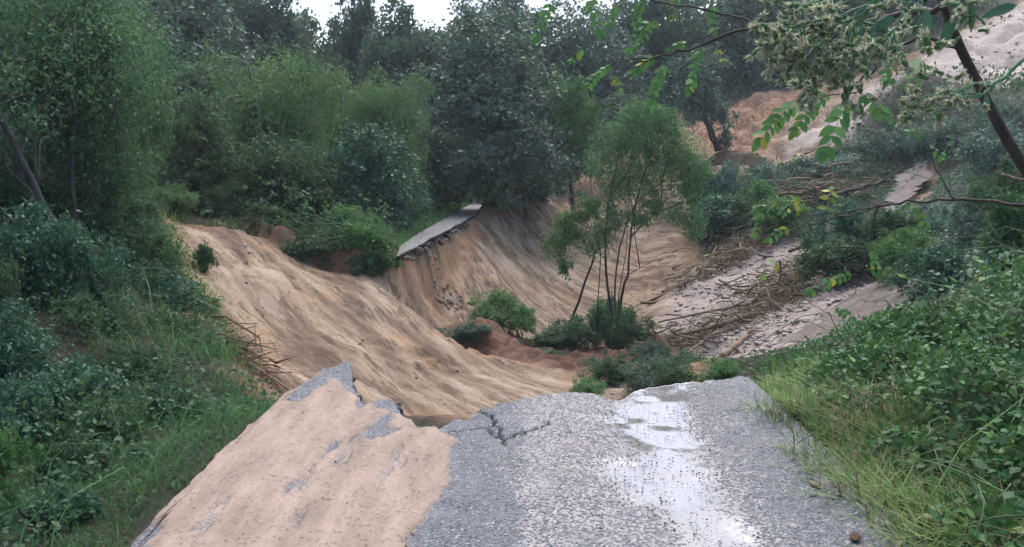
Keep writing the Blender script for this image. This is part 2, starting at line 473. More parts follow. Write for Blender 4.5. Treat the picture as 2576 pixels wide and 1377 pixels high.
def mat_ground():
    t = NT('ground_soil')
    p = t.pos()
    n1, n2, n3 = t.noise(p, 1.1, 5), t.noise(p, 6, 5, .6), t.noise(p, 34, 4, .65)
    lic, lic2 = t.attr('lic'), t.attr('lic2')
    sp = t.mapv(t.mapv(p, (1, 1, 1), (0, 0, math.radians(50))), (.20, 1.7, .7))
    s1, s2 = t.noise(sp, 1.5, 6, .62, .12), t.noise(sp, 7.0, 4, .6, .1)
    sand = t.mix(t.ramp(s1, .38, .59), (.125, .079, .052), (.36, .275, .19))
    sand = t.mix(t.math('MULTIPLY', t.ramp(t.noise(p, .55, 3), .48, .66), .45), sand, (.40, .315, .23))
    sand = t.mix(t.math('MULTIPLY', t.math('MULTIPLY', t.ramp(s2, .57, .66), t.ramp(n1, .36, .50)), .8), sand, (.135, .082, .056))
    sand = t.mix(t.math('MULTIPLY', t.ramp(n1, .56, .72), .75), sand, (.36, .195, .095))
    sand = t.mix(t.math('MULTIPLY', t.ramp(n2, .56, .70), .65), sand, (.17, .10, .065))
    scr = t.math('MULTIPLY', t.ramp(t.noise(sp, 3.4, 6, .68, .25), .515, .57), t.ramp(t.noise(p, .8, 3), .34, .50))
    sand = t.mix(t.math('MULTIPLY', scr, .9), sand, (.115, .070, .046))
    pale = t.math('MULTIPLY', t.ramp(t.noise(t.mapv(sp, (1, .55, 1), (0, 0, 0), (3, 5, 1)), 1.7, 6, .6), .56, .62), .6)
    sand = t.mix(pale, sand, (.45, .365, .28))
    lipc = t.mix(n2, (.16, .085, .05), (.30, .17, .09))
    sand = t.mix(t.math('MULTIPLY', t.attr('lip'), .75), sand, lipc)
    redc = t.mix(t.ramp(n2, .4, .6), (.15, .065, .038), (.36, .21, .12))
    sand = t.mix(t.math('MULTIPLY', t.attr('red'), t.ramp(t.noise(p, .5, 4), .30, .5)), sand, redc)
    mud = t.mix(t.ramp(n2, .38, .62), (.37, .295, .26), (.26, .21, .19))
    mud = t.mix(t.math('MULTIPLY', t.ramp(s1, .55, .42), .6), mud, (.21, .155, .13))
    mud = t.mix(t.ramp(n3, .5, .72), mud, (.22, .185, .175))
    soil = t.mix(t.ramp(n2, .35, .65), (.11, .052, .032), (.205, .105, .062))
    soil = t.mix(t.ramp(n3, .55, .7), soil, (.05, .032, .022))
    veg = t.mix(t.ramp(n2, .4, .6), (.018, .022, .012), (.042, .034, .02))
    c = t.mix(t.attr('fan'), sand, mud)
    c = t.mix(t.attr('isl'), c, soil)
    c = t.mix(t.attr('scar'), veg, c)
    h = t.math('ADD', t.math('MULTIPLY', n3, .6), t.math('MULTIPLY', t.noise(p, 120, 3, .6), .25))
    h = t.math('ADD', h, t.math('MULTIPLY', t.math('ADD', t.math('MULTIPLY', n2, .35), t.math('MULTIPLY', s2, 1.3)), .8))
    t.principled(Base_Color=c, Roughness=t.mixf(t.attr('fan'), .9, .55), Normal=t.bump(h, .8, .06))
    return t.m

# ------------------------------------------------------------------ roads
CRACKS = [[P0(*q) for q in L] for L in (
    [(1210,1030),(1228,1046),(1238,1044),(1240,1072),(1252,1075),(1262,1098),(1268,1106)],
    [(1222,1078),(1240,1092),(1254,1100),(1266,1107),(1266,1116)],
    [(1262,1104),(1290,1099),(1320,1088),(1360,1076),(1385,1064)],
    [(1130,1086),(1170,1082),(1222,1078)])]
SAND_EDGE = [(-3, 6.5)] + [P0(*q) for q in ((800,930),(905,1012),(1012,1040),(1052,1066),(1108,1064),(1112,1088),(1142,1110),(1140,1150),(1134,1200),(1110,1245),(1085,1290),(1040,1350),(1030,1377),(980,1450),(900,1600))] + [(-1.4, 1.0), (-3, 1.0)]
BARE = [([P0(*q) for q in L], w_) for L, w_ in (
    ([(872,938),(800,968),(735,1010)], .11), ([(925,1000),(900,1045)], .05), ([(1000,1025),(960,1070),(932,1106)], .06), ([(955,1010),(930,1042)], .035),
    ([(800,1168),(745,1215),(718,1248)], .035), ([(390,1335),(330,1400)], .07), ([(850,1120),(800,1165)], .022), ([(780,1195),(740,1250)],.025),
    ([(1000,1080),(960,1105)], .03), ([(770,1290),(745,1340)], .02))]
WET = [([P0(*q) for q in L], w_) for L, w_ in (
    ([(1680,962),(1650,1010),(1640,1060),(1660,1110)], .21), ([(1665,1100),(1690,1180),(1730,1260)], .11), ([(1730,1260),(1780,1340),(1820,1420)], .05),
    ([(1560,1180),(1640,1250)], .06), ([(1560,1060),(1620,1050)], .07), ([(1760,1250),(1850,1380)], .03))]

def build_road():
    xs = np.arange(-1.60, 1.80, .0125)
    fine = 290
    t = np.concatenate([np.linspace(0, .45, 30)[:-1], np.linspace(.45, 1, fine)])
    y0 = -1.5
    e = road_edge(xs)
    gx = np.repeat(xs[None], len(t), 0)
    gy = y0 + t[:, None] * (e[None] - y0)
    left = -1.60 + .03 * (vnoise(gy * 3, gy * 0, 71) - .5) + .02 * (vnoise(gy * 14, gy * 0, 72) - .5)
    gx = gx + (left + 1.60) * sstep(-1.45, -1.6, gx)
    sd_ = sdist(SAND_EDGE, gx, gy) + (fbm(gx * 9, gy * 9, 31, 4) - .5) * .10
    sand = sstep(-.04, .045, sd_)
    bare = np.zeros(gx.shape)
    for L, w_ in BARE:
        w_ = w_ * .55
        q = ldist(L, gx, gy) + (fbm(gx * 14, gy * 5, 33, 5) - .5) * .16
        bare = np.maximum(bare, sstep(w_ + .05, w_ - .05, q) * .9)
    ca, sa = math.cos(.12), math.sin(.12)
    su, sv = gx * ca - gy * sa * .6, gx * sa + gy * ca
    patch = sstep(.64, .72, fbm(su * 7.5, sv * 1.5, 35, 5)) * .5 * sstep(-.35, -.6, gx)
    sand = sand * (1 - np.maximum(bare, patch))
    wet = np.zeros(gx.shape)
    for L, w_ in WET:
        q = ldist(L, gx, gy) + (fbm(gx * 5, gy * 3, 36, 5) - .5) * .22
        wet = np.maximum(wet, sstep(w_ + .20, w_ - .12, q))
    damp = np.zeros(gx.shape)
    for L, w_ in WET:
        q = ldist(L, gx, gy) + (fbm(gx * 7, gy * 5, 56, 5) - .5) * .3
        damp = np.maximum(damp, sstep(w_ + .34, w_ + .05, q))
    damp = damp * sstep(.05, .3, gx)
    crack = np.full(gx.shape, 9.0)
    for k, L in enumerate(CRACKS):
        jx, jy = gx + (vnoise(gx * 30, gy * 30, 37) - .5) * .035, gy + (vnoise(gx * 30, gy * 30, 38) - .5) * .035
        crack = np.minimum(crack, ldist(L, jx, jy) - (-.003 if k == 3 else .001))
    cm = sstep(.011, .0, crack)
    film = .62 * sstep(-.02, .10, gx + (fbm(gx * 5, gy * 5, 39, 4) - .5) * .16 - .02 * (gy - 4.5)) * (1 - .75 * sstep(1.0, 1.3, gx + (fbm(gx * 4, gy * 4, 40, 3) - .5) * .3))
    film = np.maximum(film, .35 * sstep(.5, .75, fbm(gx * 2.6, gy * 2.6, 44, 4)) * sstep(-.2, .1, gx))
    near = sstep(.45, 0, e[None] - gy)
    z = (fbm(gx * 1.6, gy * 1.6, 45, 3) - .5) * .035 + (fbm(gx * 40, gy * 40, 46, 2) - .5) * .006 * (1 - wet)
    z = z + sand * (.010 + .03 * fbm(gx * 5, gy * 2.2, 47, 4))
    z = z - near * .04 * sstep(.3, -.2, np.abs(gx + .55) - .2) - wet * .012
    z = z + sstep(-.9, -1.3, gx) * sstep(5.2, 6.2, gy) * .05
    z = z - cm * .05
    r, c = gx.shape
    top = np.stack([gx, gy, z], -1).reshape(-1, 3)
    i = (np.arange(r - 1)[:, None] * c + np.arange(c - 1)[None]).ravel()
    F = [np.stack([i, i + 1, i + 1 + c, i + c], 1)]
    V = [top]; nv = len(top)
    ring = np.concatenate([np.arange(0, r * c, c), np.arange((r - 1) * c + 1, r * c), np.arange(r * c - 1 - c, c - 2, -c)])   # left side, broken end, right side
    below = top[ring].copy()
    prev = ring
    for k, (dz, inset) in enumerate(((-.028, .012), (-.055, -.006), (-.085, .03))):
        q = top[ring].copy()
        jit = (RNG.random(len(ring)) - .5) * .03
        q[:, 2] += dz + jit * .3
        q[:, 1] -= (inset + jit) * (q[:, 1] > 4.7)
        V.append(q); idx = nv + np.arange(len(ring)); nv += len(ring)
        F.append(np.stack([prev[:-1], idx[:-1], idx[1:], prev[1:]], 1))
        prev = idx
    me = mesh_np('road', np.concatenate(V), np.concatenate(F), False)
    ext = lambda a, v: np.concatenate([a.ravel(), np.full(nv - len(top), v)])
    for nme, val, v in (('sand', sand, 0), ('wet', wet, 0), ('damp', damp, 0), ('film', film, 0), ('crack', cm, .75)):
        attr(me, nme, ext(val, v))
    return me

def mat_road(name, far=False):
    t = NT(name)
    p = t.pos()
    cell = t.n('TexVoronoi', {'Vector': p, 'Scale': 105.0})
    agg = t.n('SeparateColor', {'Color': cell.outputs['Color']}).outputs[0]
    n1, n2 = t.noise(p, 3.5, 5), t.noise(p, 18, 4)
    asp = t.mix(t.ramp(agg, .1, .9), (.045, .052, .066), (.185, .20, .23))
    asp = t.mix(t.ramp(agg, .965, .975), asp, (.40, .41, .44))
    asp = t.mix(t.math('MULTIPLY', t.ramp(n1, .4, .7), .4), asp, (.20, .20, .215))
    chip = t.n('TexVoronoi', {'Vector': p, 'Scale': 82.0})
    rc = t.n('SeparateColor', {'Color': chip.outputs['Color']})
    wet = t.attr('wet')
    cover = t.math('MULTIPLY', t.math('ADD', t.attr('film'), wet), .66)                 # how much silt and water hides the stones
    cover = t.math('ADD', cover, t.math('MULTIPLY', t.math('SUBTRACT', n2, .5), .9))
    cover = t.math('SUBTRACT', cover, t.math('MULTIPLY', t.ramp(chip.outputs['Distance'], .55, .15), .22))
    silt = t.ramp(t.math('SUBTRACT', cover, t.math('MULTIPLY', rc.outputs[1], .85)), -.13, .13)
    filmc = t.mix(t.ramp(n1, .35, .65), (.31, .28, .27), (.25, .23, .226))
    c = t.mix(silt, asp, filmc)
    sstr = t.noise(t.mapv(p, (3.0, .7, 1), (0, 0, .25)), 2.6, 6, .6)
    sandc = t.mix(t.ramp(sstr, .36, .64), (.345, .264, .21), (.235, .177, .138))
    sandc = t.mix(t.math('MULTIPLY', t.ramp(n2, .55, .8), .5), sandc, (.27, .205, .17))
    sandc = t.mix(t.ramp(t.noise(p, 55, 3, .7), .68, .74), sandc, (.13, .09, .07))
    grain = t.noise(p, 75, 3, .7)
    sm = t.ramp(t.math('ADD', t.attr('sand'), t.math('MULTIPLY', t.math('SUBTRACT', grain, .5), 1.5)), .35, .65)
    c = t.mix(sm, c, sandc)
    film_wet = t.math('MULTIPLY', silt, t.ramp(wet, .08, .95))
    damp = t.attr('damp')
    c = t.mix(t.math('MULTIPLY', damp, .25), c, (.10, .10, .11))
    c = t.mix(t.attr('crack'), c, (.028, .027, .027))
    stones = t.math('SUBTRACT', 1.0, t.ramp(cell.outputs['Distance'], 0, .8))
    h = t.mixf(t.attr('sand'), stones, t.math('ADD', t.math('MULTIPLY', t.noise(p, 40, 4), 1.0), t.math('MULTIPLY', sstr, 3.0)))
    h = t.mixf(silt, h, t.math('MULTIPLY', n2, .15))
    h = t.mixf(film_wet, h, 0.0)
    rough = t.mixf(t.attr('sand'), .80 if far else .58, .85)
    rough = t.mixf(damp, rough, .40)
    rough = t.mixf(film_wet, rough, .05)
    rough = t.mixf(t.attr('crack'), rough, .9)
    pr = t.principled(Base_Color=c, Roughness=rough, Normal=t.bump(h, 1.0, .008))
    t.set(pr.inputs['IOR'], 1.5)
    t.set(pr.inputs['Coat Weight'], film_wet)
    t.set(pr.inputs['Coat Roughness'], .03)
    t.set(pr.inputs['Specular IOR Level'], t.mixf(film_wet, .5, 1.0))
    return t.m

def build_far_road():
    ys = np.arange(14.0, 33.0, .06)
    V = []
    us = np.linspace(0, 1, 9)
    for y in ys:
        a, b = float(far_left(y)), float(far_break(y))
        b = max(b, a + .05)
        for u in us:
            V.append((a + u * (b - a), y, .015 * (vnoise(y * 1.3, u * 2, 55) - .5)))
    n, m = len(us), len(ys)
    V = np.asarray(V)
    i = (np.arange(m - 1)[:, None] * n + np.arange(n - 1)[None]).ravel()
    F = [np.stack([i, i + 1, i + 1 + n, i + n], 1)]
    ring = np.concatenate([np.arange(0, n), np.arange(2 * n - 1, n * m, n)])
    allv = [V]; prev = ring; nv = len(V)
    for dz, ins in ((-.025, .005), (-.05, .0), (-.085, .06)):
        q = V[ring].copy(); q[:, 2] += dz; q[:, 0] -= ins + (RNG.random(len(ring)) - .5) * .03
        allv.append(q); idx = nv + np.arange(len(ring)); nv += len(ring)
        F.append(np.stack([prev[:-1], idx[:-1], idx[1:], prev[1:]], 1)); prev = idx
    me = mesh_np('far_road', np.concatenate(allv), np.concatenate(F))
    z0 = np.zeros(nv)
    side = z0.copy(); side[len(V):] = .7
    attr(me, 'sand', z0); attr(me, 'wet', z0); attr(me, 'damp', z0); attr(me, 'film', np.where(side > 0, 0, .55)); attr(me, 'crack', side)
    return me

ground = obj('ground', build_ground(), mat_ground(), kind='structure', label='eroded sandy landslide crater and wooded slopes around it')
road = obj('road', build_road(), mat_road('road_asphalt'), kind='structure', label='broken end of the near asphalt lane, half covered with sand')
far_road = obj('far_road', build_far_road(), mat_road('far_asphalt', True), kind='structure', label='narrow grey strip of asphalt left hanging across the crater')

# ------------------------------------------------------------------ foliage
def mat_leaf(name, a, b, c, rough=.55, trans=.36, spec=.25):
    t = NT(name)
    a, b, c = [tuple(min(.8, q * f) for q, f in zip(k, (1.08, 1.33, 1.33))) for k in (a, b, c)]
    v = t.attr('lv')
    col = t.mix(t.ramp(v, 0, .7), a, b)
    col = t.mix(t.ramp(v, .8, 1.0), col, c)
    pr = t.n('BsdfPrincipled', {'Base Color': col, 'Roughness': rough, 'Specular IOR Level': spec})
    tr = t.n('BsdfTranslucent', {'Color': t.mix(.35, col, (.16, .22, .05))})
    mx = t.n('MixShader', {0: trans, 1: pr.outputs[0], 2: tr.outputs[0]})
    t.t.links.new(mx.outputs[0], t.out.inputs[0])
    return t.m

def mat_bark(name, a, b, scale=9):
    t = NT(name)
    p = t.pos()
    n = t.noise(t.mapv(p, (1, 1, .22)), scale, 5, .65)
    t.principled(Base_Color=t.mix(t.ramp(n, .35, .68), a, b), Roughness=.85, Normal=t.bump(n, .8, .02))
    return t.m

M = {
    'pale':   mat_leaf('leaf_pale_green', (.068, .122, .046), (.115, .190, .075), (.18, .22, .085)),
    'fine':   mat_leaf('leaf_fine_green', (.042, .100, .052), (.080, .155, .078), (.16, .21, .09)),
    'wil':    mat_leaf('leaf_crater_willow', (.070, .135, .062), (.130, .220, .100), (.22, .28, .15)),
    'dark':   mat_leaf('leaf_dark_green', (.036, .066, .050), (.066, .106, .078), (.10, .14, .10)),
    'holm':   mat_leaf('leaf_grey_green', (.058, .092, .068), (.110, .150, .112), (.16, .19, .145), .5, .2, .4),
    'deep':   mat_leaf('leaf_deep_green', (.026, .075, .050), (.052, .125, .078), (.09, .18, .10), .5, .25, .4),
    'bush':   mat_leaf('leaf_bush_green', (.050, .120, .042), (.095, .190, .065), (.16, .24, .08)),
    'grey':   mat_leaf('leaf_silver_green', (.080, .120, .094), (.160, .205, .166), (.24, .29, .24), .55, .22, .4),
    'bramble': mat_leaf('leaf_bramble', (.028, .085, .032), (.060, .140, .048), (.14, .22, .06), .45, .3, .28),
    'yellow': mat_leaf('leaf_yellowing', (.12, .17, .03), (.22, .24, .04), (.45, .33, .04), .45, .35, .3),
    'locust': mat_leaf('leaf_locust', (.055, .150, .040), (.085, .195, .055), (.13, .25, .07), .5, .42, .3),
    'grass':  mat_leaf('grass_green', (.040, .105, .034), (.085, .175, .060), (.24, .25, .12), .55, .3, .3),
    'straw':  mat_leaf('grass_straw', (.15, .21, .055), (.27, .31, .115), (.38, .30, .17), .6, .3, .25),
    'dead':   mat_leaf('dead_stalks', (.10, .055, .032), (.20, .12, .075), (.33, .24, .16), .7, .1, .3),
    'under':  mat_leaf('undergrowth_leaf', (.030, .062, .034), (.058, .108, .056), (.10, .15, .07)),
    'bark':   mat_bark('bark_brown', (.030, .022, .017), (.085, .066, .050)),
    'barkg':  mat_bark('bark_grey', (.040, .038, .034), (.11, .105, .092)),
    'wood':   mat_bark('wood_drift', (.13, .085, .058), (.30, .215, .155), 14),
    'stem':   mat_bark('stem_green', (.07, .12, .06), (.14, .19, .10), 20),
}

def leaf_quads(C, axis, nrm, L, Wd):
    """rhombic leaf blades: base, side, tip, side"""
    nrm = nrm - axis * (nrm * axis).sum(1, keepdims=True)
    nrm /= np.linalg.norm(nrm, axis=1, keepdims=True) + 1e-9
    s = np.cross(axis, nrm)
    L = L[:, None]; Wd = Wd[:, None]
    V = np.stack([C, C + axis * L * .45 + s * Wd * .5 + nrm * L * .06, C + axis * L - nrm * L * .05, C + axis * L * .45 - s * Wd * .5 + nrm * L * .06], 1)
    return V

def unit(v): return v / (np.linalg.norm(v, axis=1, keepdims=True) + 1e-9)

def leaf_mesh(name, C, axis, nrm, L, Wd, lv):
    V = leaf_quads(C, unit(axis), nrm, L, Wd).reshape(-1, 3)
    n = len(C)
    me = mesh_np(name, V, np.arange(4 * n).reshape(n, 4))
    attr(me, 'lv', np.repeat(lv, 4))
    return me

def crown_leaves(lobes, n, size, seed, aspect=.55, droop=.3, sig=.22, shell=.45, clump=None):
    r = np.random.default_rng(seed)
    lobes = np.asarray(lobes, float)
    vol = np.prod(lobes[:, 3:6], axis=1) ** .72
    nl = np.maximum(1, (vol / vol.sum() * n)).astype(int)
    Cs, out = [], []
    for lb, k in zip(lobes, nl):
        ncl = max(6, k // (clump or 55))
        d = unit(r.normal(size=(ncl, 3)))
        rad = (shell + (1 - shell) * r.random(ncl)) ** .7 * (.8 + .35 * r.random(ncl))
        cc = lb[:3] + d * rad[:, None] * lb[3:6]
        cs = (.5 + r.random(ncl)) * sig
        w_ = r.integers(0, ncl, k)
        off = r.normal(size=(k, 3)) * cs[w_][:, None] * lb[3:6]
        p = cc[w_] + off
        Cs.append(np.c_[p, (cc[w_] - lb[:3]) / lb[3:6], r.random(ncl)[w_]])
    A = np.concatenate(Cs)
    p, o, cv = A[:, :3], A[:, 3:6], A[:, 6]
    k = len(p)
    axis = r.normal(size=(k, 3)) * .75 + o * .6 + np.array([0, 0, -droop])
    nrm = r.normal(size=(k, 3)) * .7 + o * .5 + np.array([0, 0, .55])
    L = size * (.6 + .8 * r.random(k))
    lv = np.clip(cv * .6 + r.random(k) * .45, 0, 1)
    return p, axis, nrm, L, L * aspect, lv

def rand_lobes(c, r3, n, seed, k=.5):
    r = np.random.default_rng(seed)
    c, r3 = np.asarray(c, float), np.asarray(r3, float)
    out = []
    for i in range(n):
        d = unit(r.normal(size=(1, 3)))[0] * r.random() ** .4
        s = k * (.7 + .6 * r.random())
        out.append(np.r_[c + d * r3 * (1.04 - s * .6), r3 * s * (.85 + .3 * r.random(3))])
    return out

def limb_path(a, b, r, sag=.1, n=6):
    a, b = np.asarray(a, float), np.asarray(b, float)
    t = np.linspace(0, 1, n)[:, None]
    L = np.linalg.norm(b - a)
    p = a + (b - a) * t
    p[:, 2] += (np.sin(t[:, 0] * math.pi) * L * sag)
    j = r.normal(size=(n, 3)) * L * .03; j[0] = 0; j[-1] *= .3
    return p + j

def gz(x, y): return float(ground_z(np.asarray([float(x)]), np.asarray([float(y)]))[0])

SEED = [100]
def tree(name, label, base, stems, lobes, n, size, mat, bark='bark', group=None, cat='tree', aspect=.55, droop=.3, sig=.22, limbs=6, twig=.012, shell=.45, clump=None):
    """stems: list of (points, r0, r1) in world space; lobes in world space"""
    SEED[0] += 1
    r = np.random.default_rng(SEED[0])
    base = np.asarray(base, float)
    root = thing(name, base, label, cat, group)
    mb = MB()
    tips = []
    for pts, r0, r1 in stems:
        pts = np.asarray(pts, float)
        tt = np.linspace(0, 1, len(pts)); t2 = np.linspace(0, 1, max(8, 3 * len(pts)))
        q = np.stack([np.interp(t2, tt, pts[:, i]) for i in range(3)], 1)
        q[1:] += r.normal(size=q[1:].shape) * r0 * .22
        mb.tube(q - base, r0 + (r1 - r0) * t2 ** .8, 8, .18)
        tips.append(q)
    lb = np.asarray(lobes)
    me = mb.mesh('trunk')
    obj('trunk', me, M[bark], root)
    if limbs:
        mb = MB()
        for i in range(limbs):
            l = lb[i % len(lb)]
            q = tips[r.integers(0, len(tips))]
            s = q[int(len(q) * (.45 + .5 * r.random())) % len(q)]
            e = l[:3] + r.normal(size=3) * l[3:6] * .5
            path = limb_path(s, e, r)
            r0 = max(twig, stems[0][1] * .32)
            mb.tube(path - base, np.linspace(r0, twig * .4, len(path)), 5, .2)
            for _ in range(3):
                s2 = path[r.integers(2, len(path))]
                e2 = s2 + r.normal(size=3) * l[3:6] * .6 + np.array([0, 0, .1])
                pp = limb_path(s2, e2, r, .08, 4)
                mb.tube(pp - base, np.linspace(twig, twig * .3, len(pp)), 4, .2)
        obj('limbs', mb.mesh('limbs'), M[bark], root)
    C, ax, nr, L, Wd, lv = crown_leaves(lb, n, size, SEED[0] + 1000, aspect, droop, sig, shell, clump)
    obj('crown', leaf_mesh('crown', C - base, ax, nr, L, Wd, lv), M[mat], root)
    return root

PROTO = {}
def proto_crown(kind, variant):
    """crown meshes in a unit sphere, shared between alike trees (scaled per tree)"""
    key = (kind, variant)
    if key not in PROTO:
        n, size, aspect, droop, nl, sig, k = {
            'oak': (15000, .060, .6, .25, 15, .17, .42), 'oakfine': (21000, .050, .6, .25, 20, .16, .38), 'thin': (9000, .062, .6, .25, 13, .19, .34),
            'willow': (23000, .050, .36, .75, 15, .18, .42), 'bush': (9000, .095, .55, .2, 10, .2, .46), 'bushfine': (12000, .075, .42, .3, 11, .2, .44)}[kind]
        sd = 7000 + 31 * variant + len(kind) * 977
        lb = rand_lobes((0, 0, 0), (.92, .92, .92), nl, sd, k)
        if 'bush' in kind:      # loose sprigs sticking out of a bush
            q_ = np.random.default_rng(sd)
            for _ in range(9):
                d_ = unit(q_.normal(size=(1, 3)))[0]; d_[2] = abs(d_[2]) * .9 - .15
                lb.append(np.r_[d_ * .95, .14 + .1 * q_.random(3)])
        C, ax, nr, L, Wd, lv = crown_leaves(lb, n, size, sd + 5, aspect, droop, sig, .4)
        PROTO[key] = leaf_mesh('crown', C, ax, nr, L, Wd, lv)
        PROTO[key].materials.append(M['dark'])
    return PROTO[key]

def put_crown(name, root, c, r3, kind, mat, r):
    me = proto_crown(kind, int(r.integers(0, {'oak': 3, 'willow': 3, 'oakfine': 2, 'thin': 2}.get(kind, 3))))
    o = obj(name, me, None, root)
    o.location = np.asarray(c) - np.asarray(root.location)
    o.scale = r3
    # keep the broad axis: turn by about 0 or 180 degrees, a little off
    o.rotation_euler = (0, 0, float(r.integers(0, 2)) * math.pi + float(r.normal()) * .25)
    o.material_slots[0].link = 'OBJECT'
    o.material_slots[0].material = M[mat]
    return o

def auto_tree(label, box, D, base_px, mat, kind='oak', bark='bark', group=None, depth=.9, name='tree', cat='tree', tr=None, lean=0.0):
    """crown box in picture units at distance D; the trunk stands on the ground below base_px"""
    x0, y0, x1, y1 = box
    a, b = P(x0, y1, D), P(x1, y0, D)
    c = np.array([(a[0] + b[0]) / 2, D, (a[2] + b[2]) / 2])
    rx, rz = (b[0] - a[0]) / 2, (b[2] - a[2]) / 2
    bx = P(base_px, 600, D)[0]
    g = gz(bx, D)
    SEED[0] += 1
    r = np.random.default_rng(SEED[0])
    tr = tr or max(.03, .020 * (c[2] + rz - g))
    root = thing(name, (bx, D, g), label, cat, group)
    base = np.array([bx, D, g])
    mb = MB()
    pts = np.array([(bx, D, g - .15), (bx + (c[0] - bx) * .35 + r.normal() * .1, D + r.normal() * .1, g + (c[2] - g) * .5), tuple(c), (c[0] + lean, D, c[2] + rz * .6)])
    t2 = np.linspace(0, 1, 11); tt = np.linspace(0, 1, 4)
    q = np.stack([np.interp(t2, tt, pts[:, i]) for i in range(3)], 1)
    q[1:] += r.normal(size=q[1:].shape) * tr * .4
    mb.tube(q - base, tr + (tr * .15 - tr) * t2 ** .8, 8, .15)
    obj('trunk', mb.mesh('trunk'), M[bark], root)
    mb = MB()
    for i in range(7):
        s = q[int(r.integers(3, 9))]
        d = unit(r.normal(size=(1, 3)))[0]; d[2] = abs(d[2]) * .7
        e = c + d * np.array([rx, rx * depth, rz]) * (.6 + .3 * r.random())
        pp = limb_path(s, e, r)
        mb.tube(pp - base, np.linspace(tr * .35, tr * .06, len(pp)), 5, .2)
    obj('limbs', mb.mesh('limbs'), M[bark], root)
    put_crown('crown', root, c, (rx, rx * depth, rz), kind, mat, r)
    return root

def shrub(label, box, D, mat, kind='bush', bark='bark', group=None, depth=.8, name='shrub', stems=5, cat='shrub', lobes=2):
    x0, y0, x1, y1 = box
    a, b = P(x0, y1, D), P(x1, y0, D)
    c = np.array([(a[0] + b[0]) / 2, D, (a[2] + b[2]) / 2])
    rx, rz = (b[0] - a[0]) / 2, (b[2] - a[2]) / 2
    g = gz(c[0], D)
    SEED[0] += 1
    r = np.random.default_rng(SEED[0])
    root = thing(name, (c[0], D, g), label, cat, group)
    base = np.array([c[0], D, g])
    r3 = np.array([rx, rx * depth, rz])
    # a shrub reaches down to the soil
    low = max(0.0, (c[2] - rz) - g)
    mb = MB()
    for i in range(stems):
        e = c + r.normal(size=3) * r3 * .45
        s = np.array([c[0] + r.normal() * rx * .15, D + r.normal() * rx * .1, 0]); s[2] = gz(s[0], s[1]) - .05
        p_ = limb_path(s, e, r, .03, 5)
        mb.tube(p_ - base, np.linspace(.012 + .012 * rx, .004, 5), 5, .2)
    obj('stems', mb.mesh('stems'), M[bark], root)
    put_crown('foliage', root, c, r3 * 1.08, kind, mat, r)
    if low > .12:
        cl = c.copy(); cl[2] = g + low * .5 + .05
        put_crown('foliage', root, cl, np.array([rx * .7, rx * depth * .7, low * .6 + .1]), kind, mat, r)
    return root

# ---- woodland behind the crater
FAR = 'woodland trees on the skyline'
sk = [ # box, D, base px, mat, kind, label
    ((290, -130, 630, 350), 30, 470, 'holm', 'oakfine', 'broad grey-green oak at upper left behind the pale feathery tree'),
    ((520, -100, 740, 300), 38, 640, 'dark', 'oak', 'dark skyline tree left of the first white sky gap'),
    ((660, -30, 870, 330), 37, 770, 'dark', 'thin', 'thin dark skyline tree with sky showing through its crown'),
    ((815, -60, 980, 300), 39, 890, 'dark', 'thin', 'slim dark tree between the two larger sky gaps'),
    ((910, -30, 1130, 330), 37, 1020, 'dark', 'oak', 'rounded dark tree just left of the deepest sky notch'),
    ((1050, 20, 1250, 300), 40, 1150, 'holm', 'oak', 'low grey tree whose top fills the sky notch'),
    ((1140, -55, 1370, 260), 41, 1260, 'holm', 'oak', 'tall grey-green tree right of the sky notch at top centre'),
    ((1300, -20, 1600, 370), 42, 1440, 'holm', 'oakfine', 'broad hazy tree behind the big holm oak, upper centre'),
    ((1480, -100, 1790, 330), 46, 1620, 'dark', 'oakfine', 'dark hazy tree behind the hanging locust leaves'),
    ((1670, -100, 1990, 290), 47, 1820, 'dark', 'oak', 'dark tree standing above the red upper scar'),
    ((1870, -130, 2190, 230), 48, 2020, 'dark', 'oak', 'dark tree behind the dried flower heads, above the scar'),
    ((2080, -160, 2440, 190), 50, 2260, 'dark', 'oakfine', 'farthest dark tree at the top of the muddy slope'),
    ((560, 20, 800, 380), 44, 690, 'dark', 'oak', 'dim tree low behind the thin dark skyline tree'),
    ((760, 40, 1010, 400), 45, 880, 'dark', 'oak', 'dim tree low behind the slim dark tree'),
    ((980, 60, 1260, 420), 46, 1100, 'dark', 'oak', 'dim tree low behind the left shoulder of the holm oak'),
    ((1200, 90, 1480, 400), 47, 1350, 'dark', 'oak', 'dim tree low behind the crown of the holm oak'),
    ((400, 30, 620, 420), 36, 520, 'dark', 'oak', 'dim tree behind the left flank of the dome-shaped willow'),
    ((1400, 120, 1720, 420), 44, 1560, 'dark', 'oak', 'dim tree just above the left end of the upper scar'),
    ((-100, -200, 350, 300), 24, 120, 'holm', 'oakfine', 'tall grey tree hidden behind the upper left foliage'),
    ((2300, -300, 2700, 60), 56, 2500, 'dark', 'oak', 'dark tree at the very top right beyond the slope'),
]
for box, D, bp, mt, kd, lab in sk:
    w_ = (box[2] - box[0]) * (.10 if kd == 'thin' else .24)
    box = (box[0] - w_, box[1] + (0 if kd == 'thin' else 12), box[2] + w_, box[3] + 40)
    auto_tree(lab, box, D, bp, mt, kd, group=FAR)
MID = 'trees on the far side of the crater'
